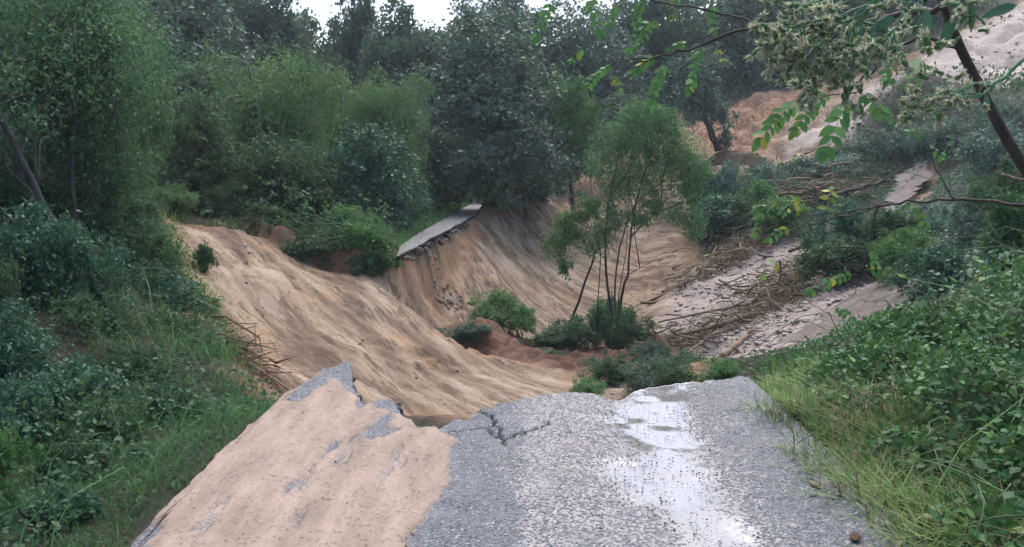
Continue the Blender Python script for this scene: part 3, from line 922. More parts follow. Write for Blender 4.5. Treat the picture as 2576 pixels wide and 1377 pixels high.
mid = [
    ((1040, 40, 1450, 430), 27, 1270, 'holm', 'oakfine', 'bark', 'large grey-green holm oak rising behind the far strip of road'),
    ((1140, 250, 1500, 535), 26.4, 1330, 'holm', 'oakfine', 'bark', 'lower grey holm oak in front of the large one, touching the scar top'),
    ((1365, 185, 1515, 500), 27.5, 1440, 'bush', 'oak', 'bark', 'narrow leafy green tree with climbing vine beside the holm oak'),
    ((450, 65, 830, 520), 20, 690, 'pale', 'willow', 'barkg', 'dome-shaped pale green willow at left of the far road'),
    ((780, 160, 945, 500), 22, 880, 'pale', 'willow', 'barkg', 'smaller pale green willow with rounded top left of the holm oak'),
    ((890, 145, 1105, 500), 22.6, 1000, 'pale', 'willow', 'barkg', 'pale green willow touching the left side of the holm oak'),
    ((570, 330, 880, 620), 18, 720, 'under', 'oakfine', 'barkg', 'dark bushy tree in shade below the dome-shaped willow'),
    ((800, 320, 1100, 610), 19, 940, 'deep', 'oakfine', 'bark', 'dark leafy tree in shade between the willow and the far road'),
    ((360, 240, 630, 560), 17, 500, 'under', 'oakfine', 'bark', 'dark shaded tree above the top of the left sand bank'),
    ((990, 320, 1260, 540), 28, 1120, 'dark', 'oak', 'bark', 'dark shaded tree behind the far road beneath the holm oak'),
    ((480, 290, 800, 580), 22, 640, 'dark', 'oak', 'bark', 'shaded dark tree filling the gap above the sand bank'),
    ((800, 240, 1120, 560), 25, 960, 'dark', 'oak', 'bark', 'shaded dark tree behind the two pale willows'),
    ((1420, 230, 1640, 440), 36, 1540, 'dark', 'oak', 'bark', 'dark tree on the brink above the lone willow'),
]
for box, D, bp, mt, kd, bk, lab in mid:
    w_ = (box[2] - box[0]) * .10
    box = (box[0] - w_, box[1] - 8, box[2] + w_, box[3] + 10)
    auto_tree(lab, box, D, bp, mt, kd, bk, group=MID)
# leaning tree on its clod of earth
b0 = P(1808, 372, 30); b1 = P(1745, 250, 30.2)
CLODTOP = b0[2]
b0 = (b0[0], 30, CLODTOP - .12)
tree('tree', 'dark tree leaning left on an isolated clod of brown earth', b0, [([b0, ((b0[0] + b1[0]) / 2 + .1, 30.1, (b0[2] + b1[2]) / 2), b1, P(1720, 200, 30.3)], .16, .06)],
     rand_lobes(P(1755, 225, 30.3), (1.3, 1.1, 1.2), 8, 5) + rand_lobes(P(1820, 320, 30), (.55, .5, .8), 5, 6), 9000, .12, 'holm', limbs=5)

# ---- left foreground trees
fl = P(235, 790, 8.6)
fl = (fl[0], 8.6, gz(fl[0], 8.6) - .05)
tree('tree', 'tall feathery tree with thick trunk leaning out of the left edge', fl,
     [([fl, P(150, 590, 8.5), P(70, 440, 8.4), P(0, 290, 8.3), P(-80, 120, 8.2)], .05, .026), ([P(120, 530, 8.45), P(60, 460, 8.6), P(-10, 400, 8.7)], .02, .009)],
     rand_lobes(P(60, 120, 9.4), (1.5, 1.5, 1.3), 10, 21, .45) + rand_lobes(P(100, 420, 9.6), (1.1, 1.0, .9), 7, 22, .45), 30000, .055, 'fine', 'barkg', aspect=.42, sig=.2, limbs=9, droop=.5)
fl = P(232, 785, 9.2)
fl = (fl[0], 9.2, gz(fl[0], 9.2) - .05)
tree('tree', 'slender upright tree with thin straight trunk on the left slope', fl,
     [([fl, P(195, 600, 9.2), P(180, 430, 9.2), P(188, 250, 9.2), P(190, 60, 9.2)], .04, .012), ([P(185, 420, 9.2), P(130, 330, 9.3), P(95, 240, 9.4)], .022, .007), ([P(190, 540, 9.2), P(260, 440, 9.3), P(330, 390, 9.4)], .018, .006)],
     rand_lobes(P(220, 110, 9.8), (.65, .9, 1.1), 9, 23, .45) + rand_lobes(P(215, 370, 9.8), (.75, .8, .85), 8, 24, .45), 22000, .05, 'fine', 'barkg', aspect=.42, sig=.2, limbs=8, droop=.5)
auto_tree('yellow-green feathery tree behind the slender trunk at left', (160, 0, 460, 500), 12.5, 300, 'fine', 'willow', 'barkg')
auto_tree('dense green tree filling the upper left corner', (-280, -200, 270, 480), 13.5, 20, 'under', 'willow', 'bark')

# ---- centre of the crater: willow, bench bushes
wb = P(1552, 900, 15)
wb = (wb[0], 15.0, gz(wb[0], 15) - .05)
def wp(*a): return [P(*q) for q in a]
st = [([wb] + wp((1546, 830, 15), (1524, 700, 15), (1522, 600, 15), (1530, 520, 15), (1550, 420, 15), (1560, 330, 15)), .032, .01),
      ([wb] + wp((1552, 820, 15.1), (1566, 730, 15.1), (1582, 680, 15.1), (1584, 600, 15.1), (1600, 500, 15.1), (1640, 380, 15.2)), .036, .01),
      ([wb] + wp((1553, 830, 15.2), (1545, 720, 15.3), (1560, 620, 15.3), (1590, 520, 15.3), (1690, 440, 15.4)), .024, .008),
      (wp((1556, 908, 14.9), (1556, 850, 14.9), (1550, 780, 15)), .014, .008),
      (wp((1425, 838, 15.6), (1462, 740, 15.4), (1490, 660, 15.2), (1508, 610, 15.1)), .03, .014),
      (wp((1582, 690, 15.1), (1600, 680, 15.0), (1640, 660, 15)), .01, .004), (wp((1584, 600, 15.1), (1640, 540, 15.2), (1720, 510, 15.2)), .014, .005)]
lob = [np.r_[P(*c), r] for c, r in (
    ((1560, 350, 15), (.38, .4, .42)), ((1625, 340, 15.2), (.42, .45, .4)), ((1700, 400, 15.3), (.42, .4, .5)), ((1640, 440, 15.3), (.55, .5, .5)), ((1740, 480, 15.4), (.28, .3, .42)),
    ((1560, 450, 15.1), (.4, .4, .4)), ((1535, 540, 15), (.26, .3, .35)), ((1620, 530, 15.2), (.42, .4, .3)), ((1680, 320, 15.3), (.3, .35, .3)), ((1700, 540, 15.4), (.35, .3, .22)), ((1750, 420, 15.5), (.3, .3, .4)), ((1510, 420, 15), (.28, .3, .35)), ((1500, 590, 14.9), (.3, .3, .35)), ((1740, 560, 15.4), (.25, .25, .3)), ((1590, 290, 15.1), (.3, .3, .25)), ((1660, 290, 15.2), (.25, .3, .22)))]
tree('tree', 'slender many-stemmed willow standing alone in the crater', wb, st, lob, 28000, .058, 'wil', aspect=.38, droop=.4, sig=.27, limbs=10, twig=.006, shell=.3)
lob = [np.r_[P(*c), r] for c, r in (((1440, 570, 14.7), (.32, .3, .35)), ((1480, 520, 14.8), (.25, .3, .3)), ((1400, 610, 14.6), (.25, .25, .25)), ((1420, 660, 14.6), (.14, .2, .3)))]
wl = P(1500, 900, 14.7); wl = (wl[0], 14.7, gz(wl[0], 14.7) - .05)
tree('tree', 'thin pale willow shoot drooping left of the lone willow', wl, [([wl] + wp((1505, 760, 14.7), (1512, 640, 14.7), (1490, 540, 14.7), (1450, 530, 14.7)), .014, .004)], lob, 5200, .06, 'pale', aspect=.34, droop=.8, limbs=4, twig=.004, shell=.2)

B = 'bushes on the slumped benches'
bb = [((1175, 725, 1310, 835), 15.3, 'pale', 'rounded light green bush on the dark bench below the far road'),
      ((1265, 765, 1355, 845), 15.0, 'bush', 'small leafy bush with arching twig right of the rounded bench bush'),
      ((1150, 800, 1260, 850), 14.9, 'under', 'dark low growth at the foot of the rounded bench bush'),
      ((1105, 805, 1230, 862), 14.1, 'dark', 'dark scrub on the left tip of the red bench'),
      ((1290, 815, 1450, 895), 14.7, 'under', 'flat dark bush trailing between the bench bushes'),
      ((1380, 790, 1530, 900), 15.0, 'under', 'dark bush at the foot of the leaning left stem of the willow'),
      ((1480, 740, 1600, 880), 15.3, 'fine', 'leafy green bush directly around the willow stems'),
      ((1510, 780, 1660, 910), 14.6, 'under', 'broad dark green bush right of the willow foot'),
      ((1310, 878, 1420, 918), 13.6, 'under', 'small tuft of weeds hanging on the lip of the red bench'),
      ((1470, 885, 1610, 1000), 10.4, 'under', 'dark bush behind the road edge, right of the red soil'),
      ((1560, 900, 1730, 1010), 9.6, 'dark', 'low dark bush behind the wet end of the road'),
      ((1660, 880, 1840, 990), 9.9, 'under', 'green bush behind the road edge next to the right verge'),
      ((1640, 905, 1760, 990), 8.2, 'under', 'low dark weeds on the mound behind the wet road end'),
      ((1740, 895, 1860, 985), 8.0, 'bush', 'green weeds on the mound where road end and verge meet'),
      ((1570, 860, 1700, 940), 12.4, 'dark', 'dark bush on the brown slope below the willow'),
      ((1430, 950, 1530, 1005), 9.4, 'bush', 'yellowish weeds just beyond the crumbling road edge')]
for box, D, mt, lab in bb:
    shrub(lab, box, D, mt, 'bushfine', group=B, depth=1.1, stems=4)

S = 'shrubs along the rim of the scar'
shrub('glossy green bush at the near end of the far road strip', (830, 570, 1000, 715), 14.4, 'bush', group=S)
shrub('dark bush overhanging the root-filled hollow', (690, 585, 890, 705), 14.7, 'under', group=S)
shrub('dark bush hanging down over the bare sand beside the far road', (870, 625, 1005, 725), 14.05, 'under', group=S)
shrub('leafy bush leaning over the far end of the road strip', (1185, 440, 1290, 545), 26, 'bush', group=S)
shrub('dark low bush along the top of the far scar', (1280, 455, 1420, 525), 27.6, 'under', group=S)
shrub('yellow-green grassy bush capping the left sand bank', (360, 460, 500, 550), 15.0, 'pale', group=S, kind='bushfine')
shrub('dark shaded bush behind the left sand bank top', (480, 470, 640, 580), 16.2, 'under', group=S)
shrub('dark shaded bush left of the root-filled hollow', (600, 520, 760, 620), 15.8, 'under', group=S)
shrub('bright green fern-like bush in the shade left of far road', (800, 520, 960, 620), 16.2, 'bush', group=S)
shrub('small green plant growing out of the bare left bank', (482, 615, 540, 700), 12.0, 'under', group=S, stems=2)

R = 'shrubs between the muddy flows'
shrub('wide dark shrub along the right bank of the gravel fan', (1990, 585, 2260, 715), 15.8, 'under', 'bushfine', group=R)
shrub('wide green shrub between the pool and the brambles', (2200, 560, 2440, 745), 13.2, 'bush', 'bushfine', group=R)
shrub('tall green shrub at the right edge behind the locust shoot', (2440, 380, 2680, 640), 12.0, 'under', 'bushfine', group=R)
shrub('leafy shrub under the white water patch', (2230, 500, 2400, 620), 17.5, 'grey', 'bushfine', group=R)
shrub('pale silvery shrub on the brow under the flower heads', (2160, 320, 2330, 430), 27, 'grey', 'bushfine', group=R)
shrub('silvery shrub on the brow right of the hanging leaves', (2290, 285, 2460, 420), 26, 'grey', 'bushfine', group=R)
shrub('silvery shrub on the brow beside the dark sapling trunk', (2420, 240, 2600, 400), 25, 'grey', 'bushfine', group=R)
shrub('grey-green shrub between the clod and the brush pile', (1960, 400, 2080, 480), 27, 'grey', 'bush', group=R)
shrub('dark green shrub behind the right side of the lone willow', (1700, 420, 1810, 570), 24.5, 'deep', 'bush', group=R)
shrub('mid green shrub left of the upper pale trunk', (1850, 455, 1960, 560), 23.5, 'bush', 'bush', group=R)
shrub('wide silvery willow shrub on the right between the mud flows', (2200, 300, 2470, 445), 27.5, 'grey', group=R, kind='bushfine')
shrub('silvery shrub at the far right edge below the slope', (2420, 290, 2680, 500), 19, 'grey', group=R, kind='bushfine')
shrub('rounded grey shrub right of the lone willow crown', (1790, 415, 1890, 545), 25, 'grey', group=R)
shrub('dark grey shrub below the clod with the leaning tree', (1870, 410, 1990, 530), 25.5, 'grey', group=R)
shrub('bright green shrub at the head of the gravel fan', (1740, 490, 1900, 580), 23.5, 'deep', group=R)
shrub('low grey shrub beside the brush pile on the upper flow', (2050, 395, 2200, 465), 26, 'grey', group=R)
shrub('green shrub at the head of the brown brush pile', (1880, 500, 2040, 590), 22, 'bush', group=R)
shrub('dark glossy shrub above the muddy pool', (2030, 505, 2200, 690), 16.4, 'deep', group=R)
shrub('dark shrub in front of the white water patch', (2150, 530, 2330, 690), 15.2, 'under', group=R)
shrub('greyish shrub right of the white water patch', (2370, 480, 2540, 660), 14, 'grey', group=R)
shrub('deep green shrub shading the right end of the pool', (2260, 610, 2450, 780), 11.5, 'deep', group=R)
shrub('dense shrub at the right edge behind the brambles', (2420, 500, 2640, 740), 10.5, 'bramble', group=R)

# ---- left slope shrubs
Lg = 'shrubs on the left slope'
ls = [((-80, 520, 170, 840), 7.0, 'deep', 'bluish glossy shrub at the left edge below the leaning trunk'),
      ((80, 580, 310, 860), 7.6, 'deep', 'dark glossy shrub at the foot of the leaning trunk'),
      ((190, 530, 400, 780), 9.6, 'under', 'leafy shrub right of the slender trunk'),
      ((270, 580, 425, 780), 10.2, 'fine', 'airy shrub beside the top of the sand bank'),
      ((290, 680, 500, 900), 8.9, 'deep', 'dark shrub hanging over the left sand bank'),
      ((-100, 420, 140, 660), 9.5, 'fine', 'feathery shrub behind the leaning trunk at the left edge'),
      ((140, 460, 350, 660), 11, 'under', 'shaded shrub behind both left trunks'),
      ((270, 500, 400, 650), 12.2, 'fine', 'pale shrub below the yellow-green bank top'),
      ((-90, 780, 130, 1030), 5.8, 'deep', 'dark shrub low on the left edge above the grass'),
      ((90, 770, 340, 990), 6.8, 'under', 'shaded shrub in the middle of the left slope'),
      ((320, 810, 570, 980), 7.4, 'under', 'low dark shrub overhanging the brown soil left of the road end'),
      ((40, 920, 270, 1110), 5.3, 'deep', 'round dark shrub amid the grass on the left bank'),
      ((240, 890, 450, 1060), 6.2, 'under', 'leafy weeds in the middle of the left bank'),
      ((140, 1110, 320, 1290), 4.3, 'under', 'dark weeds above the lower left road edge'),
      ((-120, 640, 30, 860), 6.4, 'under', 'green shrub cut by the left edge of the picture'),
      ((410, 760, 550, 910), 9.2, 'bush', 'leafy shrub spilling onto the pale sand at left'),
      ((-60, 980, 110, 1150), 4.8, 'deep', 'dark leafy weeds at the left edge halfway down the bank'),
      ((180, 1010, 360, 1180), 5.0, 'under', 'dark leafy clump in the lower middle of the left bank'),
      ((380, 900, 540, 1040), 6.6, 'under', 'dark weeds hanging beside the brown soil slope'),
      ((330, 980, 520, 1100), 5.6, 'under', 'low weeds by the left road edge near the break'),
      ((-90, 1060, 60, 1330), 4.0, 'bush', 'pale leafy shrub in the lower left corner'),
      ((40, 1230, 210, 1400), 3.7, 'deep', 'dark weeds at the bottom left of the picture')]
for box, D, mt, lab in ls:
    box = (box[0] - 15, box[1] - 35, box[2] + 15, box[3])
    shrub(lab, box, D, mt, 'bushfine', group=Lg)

# ---- undergrowth of the wood: one mass of leaves
def undergrowth(name, region, n, hmin, hmax, size, mat, label, seed, out=SCAR, margin=.1):
    r = np.random.default_rng(seed)
    x = r.uniform(region[0], region[1], n * 2); y = r.uniform(region[2], region[3], n * 2)
    keep = (sdist(out, x, y) < -margin) & ~((x > -1.75) & (x < 2.1) & (y < 6.8)) & ~((x > far_left(y) - .25) & (x < far_break(y) + .3) & (y > 13.5) & (y < 33))
    x, y = x[keep][:n], y[keep][:n]
    cl = fbm(x * .9, y * .9, seed, 3)
    h = hmin + (hmax - hmin) * sstep(.3, .7, cl) * r.random(len(x)) ** .6
    C = np.stack([x, y, ground_z(x, y) + h], 1)
    k = len(x)
    o = obj(name, leaf_mesh(name, C, r.normal(size=(k, 3)) + np.array([0, 0, .1]), r.normal(size=(k, 3)) * .7 + np.array([0, 0, .8]),
            size * (.6 + .8 * r.random(k)), size * .6 * (.6 + .8 * r.random(k)), np.clip(cl * .7 + r.random(k) * .4, 0, 1)), M[mat], kind='stuff', label=label)
    return o
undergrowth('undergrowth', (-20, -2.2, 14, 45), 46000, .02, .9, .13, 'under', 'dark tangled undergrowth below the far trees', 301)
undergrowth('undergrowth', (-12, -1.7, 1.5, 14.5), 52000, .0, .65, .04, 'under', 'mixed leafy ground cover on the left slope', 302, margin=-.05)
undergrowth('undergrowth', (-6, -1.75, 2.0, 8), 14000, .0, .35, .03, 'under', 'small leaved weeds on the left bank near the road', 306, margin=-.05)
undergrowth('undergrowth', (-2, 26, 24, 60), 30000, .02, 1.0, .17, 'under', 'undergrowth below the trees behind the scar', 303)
undergrowth('undergrowth', (4.0, 14, 2, 30), 40000, .0, .5, .075, 'deep', 'leafy ground cover on the right slope', 304)
undergrowth('undergrowth', (2.0, 4.0, 2.5, 9), 9000, .0, .16, .045, 'bramble', 'low leafy weeds on the right verge', 305)

# ---- grass
def grass(name, xs, ys, n, h0, h1, wd, mat, label, seed, lean=(0, 0), keepf=None, curve=.5):
    r = np.random.default_rng(seed)
    x = r.uniform(xs[0], xs[1], n * 3); y = r.uniform(ys[0], ys[1], n * 3)
    keep = keepf(x, y, r)
    x, y = x[keep][:n], y[keep][:n]; k = len(x)
    cl = fbm(x * 2.2, y * 2.2, seed, 3)
    h = (h0 + (h1 - h0) * r.random(k)) * (.45 + cl * 1.1) * np.where((x > 1) & (y > 5.2), .65, 1.0)
    th = r.uniform(0, 2 * math.pi, k)
    bend = curve * (.3 + r.random(k))
    d = np.stack([np.cos(th), np.sin(th)], 1) * bend[:, None] + np.asarray(lean)
    side = np.stack([-np.sin(th), np.cos(th), 0 * th], 1)
    z = ground_z(x, y) - .02
    lv = np.clip(cl * .55 + .5 * r.random(k), 0, 1)
    V = []
    for t, ws in ((0, 1), (.5, .8), (1.0, .1)):
        c = np.stack([x + d[:, 0] * h * t * t, y + d[:, 1] * h * t * t, z + h * (t - .32 * bend * t * t)], 1)
        V += [c + side * (wd * ws * .5), c - side * (wd * ws * .5)]
    V = np.stack(V, 1).reshape(-1, 3)
    b = np.arange(k)[:, None] * 6
    F = np.concatenate([b + np.array([[0, 1, 3, 2]]), b + np.array([[2, 3, 5, 4]])])
    me = mesh_np(name, V, F)
    attr(me, 'lv', np.repeat(lv, 6))
    return obj(name, me, M[mat], kind='stuff', label=label)
def kl(x, y, r): return (x < -1.66 - .05 * (y - 4) * 0 + (vnoise(y * 2, y * 0, 81) - .5) * .22) & (sdist(SCAR, x, y) < .1) 
def kr(x, y, r):
    e = 1.57 + .012 * y + (vnoise(y * 1.7, y * 0, 82) - .5) * .22 + (vnoise(y * 6, y * 0, 83) - .5) * .12
    return (x > e) & (y < 6.55 + .28 * (x - 1.6) + (vnoise(x * 3, x * 0, 84) - .5) * .4)
def hs(f): return f
grass('grass', (-3.4, -1.5), (1.5, 8), 3600, .08, .22, .008, 'grass', 'long green grass covering the bank left of the road', 401, (.25, -.1), kl, .8)
grass('grass', (-5, -1.8), (3, 9.5), 320, .3, .6, .008, 'grass', 'long arching grass blades scattered over the left bank', 407, (.3, -.1), kl, 1.1)
grass('grass', (-2.3, -1.55), (2.0, 7), 8000, .03, .09, .006, 'grass', 'short bright grass strip along the left road edge', 402, (.1, 0), kl, .9)
grass('grass', (1.45, 2.5), (2.0, 7.0), 12000, .06, .25, .010, 'straw', 'pale yellowing grass leaning over the right road edge', 403, (-.25, -.1), kr, .9)
grass('grass', (1.5, 2.9), (1.6, 5.6), 4000, .08, .24, .012, 'grass', 'long green grass on the right verge', 404, (-.2, -.1), kr, .9)
grass('grass', (1.5, 2.6), (1.6, 5.2), 500, .25, .5, .007, 'dead', 'dry brown stalks among the verge grass', 408, (-.3, -.2), kr, 1.0)
grass('grass', (-4.2, -1.0), (14.2, 34), 12000, .12, .35, .02, 'grass', 'short grass on the shoulder behind the far road', 405, (0, -.1), lambda x, y, r: (x < far_left(y) + .08 - .05) & (x > far_left(y) - 1.6) & (sdist(SCAR, x, y) < -.05))
grass('grass', (-8, 6), (7, 17), 5000, .12, .4, .01, 'straw', 'dry grass tufts hanging along the rim of the sand bank', 406, (.35, -.3), lambda x, y, r: (np.abs(sdist(SCAR, x, y)) < .22) & (x < -1.9))

# ------------------------------------------------------------------ water
def mat_water():
    t = NT('muddy_water')
    p = t.pos()
    n = t.noise(t.mapv(p, (1, .45, 1), (0, 0, .9)), 5, 4, .6)
    c = t.mix(t.ramp(n, .35, .7), (.25, .21, .195), (.31, .265, .248))
    t.principled(Base_Color=c, Roughness=.10, Normal=t.bump(n, .3, .04))
    return t.m
def water(name, pl, lift, label, step=.09, fit=True):
    pl = np.asarray(pl)
    x, y = np.meshgrid(np.arange(pl[:, 0].min() - .2, pl[:, 0].max() + .2, step), np.arange(pl[:, 1].min() - .2, pl[:, 1].max() + .2, step))
    zr = z_rbf(x, y)
    ins = sdist(pl, x, y) + (fbm(x * 2.2, y * 2.2, 91, 3) - .5) * .5 > 0
    if fit:
        A = np.c_[np.ones(ins.sum()), x[ins], y[ins]]
        k = np.linalg.lstsq(A, zr[ins], rcond=None)[0]
        z = .6 * (k[0] + k[1] * x + k[2] * y) + .4 * zr + lift
    else:
        z = zr + lift
    z = z + (fbm(x * 3, y * 3, 92, 3) - .5) * .03
    r, c = x.shape
    i = (np.arange(r - 1)[:, None] * c + np.arange(c - 1)[None])
    ok = ins[:-1, :-1] & ins[1:, :-1] & ins[:-1, 1:] & ins[1:, 1:]
    i = i[ok].ravel()
    me = mesh_np(name, np.stack([x, y, z], -1).reshape(-1, 3), np.stack([i, i + 1, i + 1 + c, i + c], 1), True)
    return obj(name, me, MW, kind='structure', label=label)
MW = mat_water()
water('stream', POND, .06, 'shallow muddy brown stream spreading below the right verge')
water('stream', WHITEWATER, .28, 'bright reflecting patch of water further up the stream', .12)

# ------------------------------------------------------------------ stones, chunks, clods
def mat_stone(name, a, b, rough=.75):
    t = NT(name)
    p = t.pos()
    n = t.noise(p, 22, 4, .65)
    rnd = t.n('ObjectInfo').outputs['Random']
    c = t.mix(t.ramp(n, .35, .7), a, b)
    c = t.mix(t.math('MULTIPLY', rnd, .5), c, (.33, .27, .235))
    t.principled(Base_Color=c, Roughness=rough, Normal=t.bump(n, .6, .015))
    return t.m
MS = mat_stone('river_stone', (.24, .205, .19), (.40, .335, .30), .7)
MA = mat_stone('asphalt_broken', (.022, .022, .024), (.085, .085, .09), .85)
ME = mat_stone('earth_clod', (.045, .026, .018), (.13, .072, .045), .95)
MR = mat_stone('rubble', (.11, .068, .045), (.24, .16, .11), .95)

_ico = None
def rock_mesh(name, seed, flat=.65, rough=.28, sub=1):
    r = np.random.default_rng(seed)
    ph = (1 + 5 ** .5) / 2
    v = np.array([(-1, ph, 0), (1, ph, 0), (-1, -ph, 0), (1, -ph, 0), (0, -1, ph), (0, 1, ph), (0, -1, -ph), (0, 1, -ph), (ph, 0, -1), (ph, 0, 1), (-ph, 0, -1), (-ph, 0, 1)], float)
    f = [(0, 11, 5), (0, 5, 1), (0, 1, 7), (0, 7, 10), (0, 10, 11), (1, 5, 9), (5, 11, 4), (11, 10, 2), (10, 7, 6), (7, 1, 8), (3, 9, 4), (3, 4, 2), (3, 2, 6), (3, 6, 8), (3, 8, 9), (4, 9, 5), (2, 4, 11), (6, 2, 10), (8, 6, 7), (9, 8, 1)]
    v = unit(v)
    for _ in range(sub):
        vl = [tuple(q) for q in v]; mid = {}; nf = []
        def m(a, b):
            k = (min(a, b), max(a, b))
            if k not in mid:
                q = np.asarray(vl[a]) + np.asarray(vl[b]); q /= np.linalg.norm(q)
                mid[k] = len(vl); vl.append(tuple(q))
            return mid[k]
        for a, b, c in f:
            ab, bc, ca = m(a, b), m(b, c), m(c, a)
            nf += [(a, ab, ca), (b, bc, ab), (c, ca, bc), (ab, bc, ca)]
        f, v = nf, np.asarray(vl)
    ax = unit(r.normal(size=(6, 3)))
    d = 1 - rough * np.maximum(0, v @ ax.T - .55).sum(1) * 1.6 + rough * .35 * (r.random(len(v)) - .5)
    v = v * d[:, None] * (np.array([1, .8, flat]) * (.85 + .3 * r.random(3)))
    return mesh_np(name, v, np.asarray(f), False), v, np.asarray(f)

stone_me = [rock_mesh('stone', 500 + i, .6, .3, 0 if i < 3 else 1)[0] for i in range(6)]
for me in stone_me: me.materials.append(MS)
def in_poly_pts(pl, n, seed):
    r = np.random.default_rng(seed)
    pl = np.asarray(pl)
    out = np.zeros((0, 2))
    while len(out) < n:
        q = np.c_[r.uniform(pl[:, 0].min(), pl[:, 0].max(), n * 3), r.uniform(pl[:, 1].min(), pl[:, 1].max(), n * 3)]
        out = np.concatenate([out, q[sdist(pl, q[:, 0], q[:, 1]) > .1]])
    return out[:n]
def no_pond(q): return q[sdist(POND, q[:, 0], q[:, 1]) < .05]
rr = np.random.default_rng(77)
q = no_pond(in_poly_pts(FAN, 420, 78))
cl = fbm(q[:, 0] * 1.1, q[:, 1] * 1.1, 79, 3)
q = q[np.argsort(-cl - .25 * rr.random(len(q)))][:290]
zz = ground_z(q[:, 0], q[:, 1])
for i, (x, y) in enumerate(q):
    s = .03 + .085 * rr.random() ** 2.5
    o = obj('stone', stone_me[int(rr.integers(0, 6))], None, ground)
    o.location = (x, y, zz[i] + s * .12); o.scale = (s, s, s * .8)
    o.rotation_euler = (rr.normal() * .3, rr.normal() * .3, rr.random() * 6.28)

def scatter_mesh(name, pts, zs, smin, smax, seed, mat, label, parent=None, sink=.2, sub=0, flat=.6, kind='stuff', pw=2.0):
    r = np.random.default_rng(seed)
    mb = MB()
    protos = [rock_mesh('t', seed + i, flat, .3, sub) for i in range(5)]
    pv = [(v, f) for _, v, f in protos]
    for me_, _, _ in protos: bpy.data.meshes.remove(me_)
    for (x, y), z in zip(pts, zs):
        v, f = pv[int(r.integers(0, 5))]
        s = smin + (smax - smin) * r.random() ** pw
        a = r.random() * 6.28
        R = np.array([[math.cos(a), -math.sin(a), 0], [math.sin(a), math.cos(a), 0], [0, 0, 1]])
        mb.add(v @ R.T * s + np.array([x, y, z + s * sink]), f)
    return obj(name, mb.mesh(name, False), mat, parent, label if parent is None else None, kind=kind)
q = no_pond(in_poly_pts(FAN, 5000, 88)); q = q[fbm(q[:, 0] * 1.6, q[:, 1] * 1.6, 89, 3) > .42]
scatter_mesh('gravel', q, ground_z(q[:, 0], q[:, 1]), .012, .075, 600, MS, 'small grey stones strewn over the mud fan', pw=1.5)
q = in_poly_pts(UPFAN, 900, 98); q = q[fbm(q[:, 0] * .7, q[:, 1] * .7, 99, 3) > .5]
scatter_mesh('gravel', q, ground_z(q[:, 0], q[:, 1]), .04, .14, 610, MS, 'grey stones on the upper mud flow')
# pebbles on the wet lane
x = rr.uniform(-.15, 1.75, 9000); y = rr.uniform(2.7, 6.0, 9000)
k = (y < road_edge(x) - .06) & (fbm(x * 3, y * 3, 93, 3) + .25 * rr.random(9000) > .55)
pq = np.c_[x, y][k][:3000]
def road_z(x, y): return (fbm(x * 1.6, y * 1.6, 45, 3) - .5) * .035
scatter_mesh('pebbles', pq, road_z(pq[:, 0], pq[:, 1]) - .002, .003, .0085, 620, mat_stone('pebble', (.07, .07, .075), (.19, .185, .19), .5), 'loose dark pebbles on the wet lane')
x = rr.uniform(-1.6, -.2, 700); y = rr.uniform(2.8, 5.6, 700)
pq = np.c_[x, y][fbm(x * 2.5, y * 2.5, 94, 3) > .52]
scatter_mesh('pebbles', pq, road_z(pq[:, 0], pq[:, 1]) + .012, .003, .010, 630, ME, 'crumbs of dark soil on the sand covered lane')

# clods and crumbs lying on the bare sand
q = in_poly_pts(SCAR, 5200, 188)
q = q[(sdist(FAN, q[:, 0], q[:, 1]) < 0) & (fbm(q[:, 0] * 1.3, q[:, 1] * 1.3, 189, 3) > .5) & (q[:, 1] > 6.9)]
scatter_mesh('clods', q, ground_z(q[:, 0], q[:, 1]) , .010, .045, 640, MR, 'crumbled clods of soil scattered over the bare sand', pw=3.0)

chunk_me = [rock_mesh('asphalt_chunk', 700 + i, .7, .35, 1)[0] for i in range(4)]
for me in chunk_me: me.materials.append(MA)
for (px, py, s) in ((878, 930, .045), (884, 945, .055), (876, 956, .05), (886, 968, .05), (880, 978, .04), (892, 990, .055), (898, 1000, .06), (905, 1014, .07), (915, 1024, .05), (926, 1022, .04), (955, 1006, .03), (990, 1010, .04), (1000, 1012, .05), (1006, 1022, .04), (1012, 1044, .045), (1030, 1058, .03), (1046, 1068, .04), (1062, 1070, .03), (1090, 1066, .025),
                    (1245, 1026, .02), (1505, 994, .03), (1520, 1004, .035), (1440, 988, .02)):
    x, y = P0(px, py)
    o = obj('asphalt_chunk', chunk_me[int(rr.integers(0, 4))], None, road)
    o.location = (x, min(y, float(road_edge(np.asarray([x]))[0]) + .02), -.035); o.scale = (s, s, s * .8); o.rotation_euler = tuple(rr.random(3) * 6)
for i in range(34):      # ragged underside of the far strip
    y = 14.3 + 13 * (i + rr.random()) / 34; s = .05 + .06 * rr.random()
    x = float(far_break(np.asarray([y]))[0])
    o = obj('asphalt_chunk', chunk_me[int(rr.integers(0, 4))], None, far_road)
    o.location = (x - .02 + .06 * rr.random(), y, -.10 - .12 * rr.random() ** 2); o.scale = (s, s * 1.4, s * .6); o.rotation_euler = tuple(rr.normal(size=3) * .5)
rub_me = [rock_mesh('rubble', 720 + i, .7, .35, 1)[0] for i in range(4)]
for me in rub_me: me.materials.append(MR)
for i in range(110):
    px = rr.normal(1118, 30); py = rr.uniform(600, 690)
    D = 17.6 - (py - 600) / 90 * .9
    x = P(px, py, D)[0]; s = .02 + .06 * rr.random() ** 2
    o = obj('rubble', rub_me[int(rr.integers(0, 4))], None, ground)
    o.location = (x, D, gz(x, D) + s * .2); o.scale = (s, s, s); o.rotation_euler = tuple(rr.random(3) * 6)
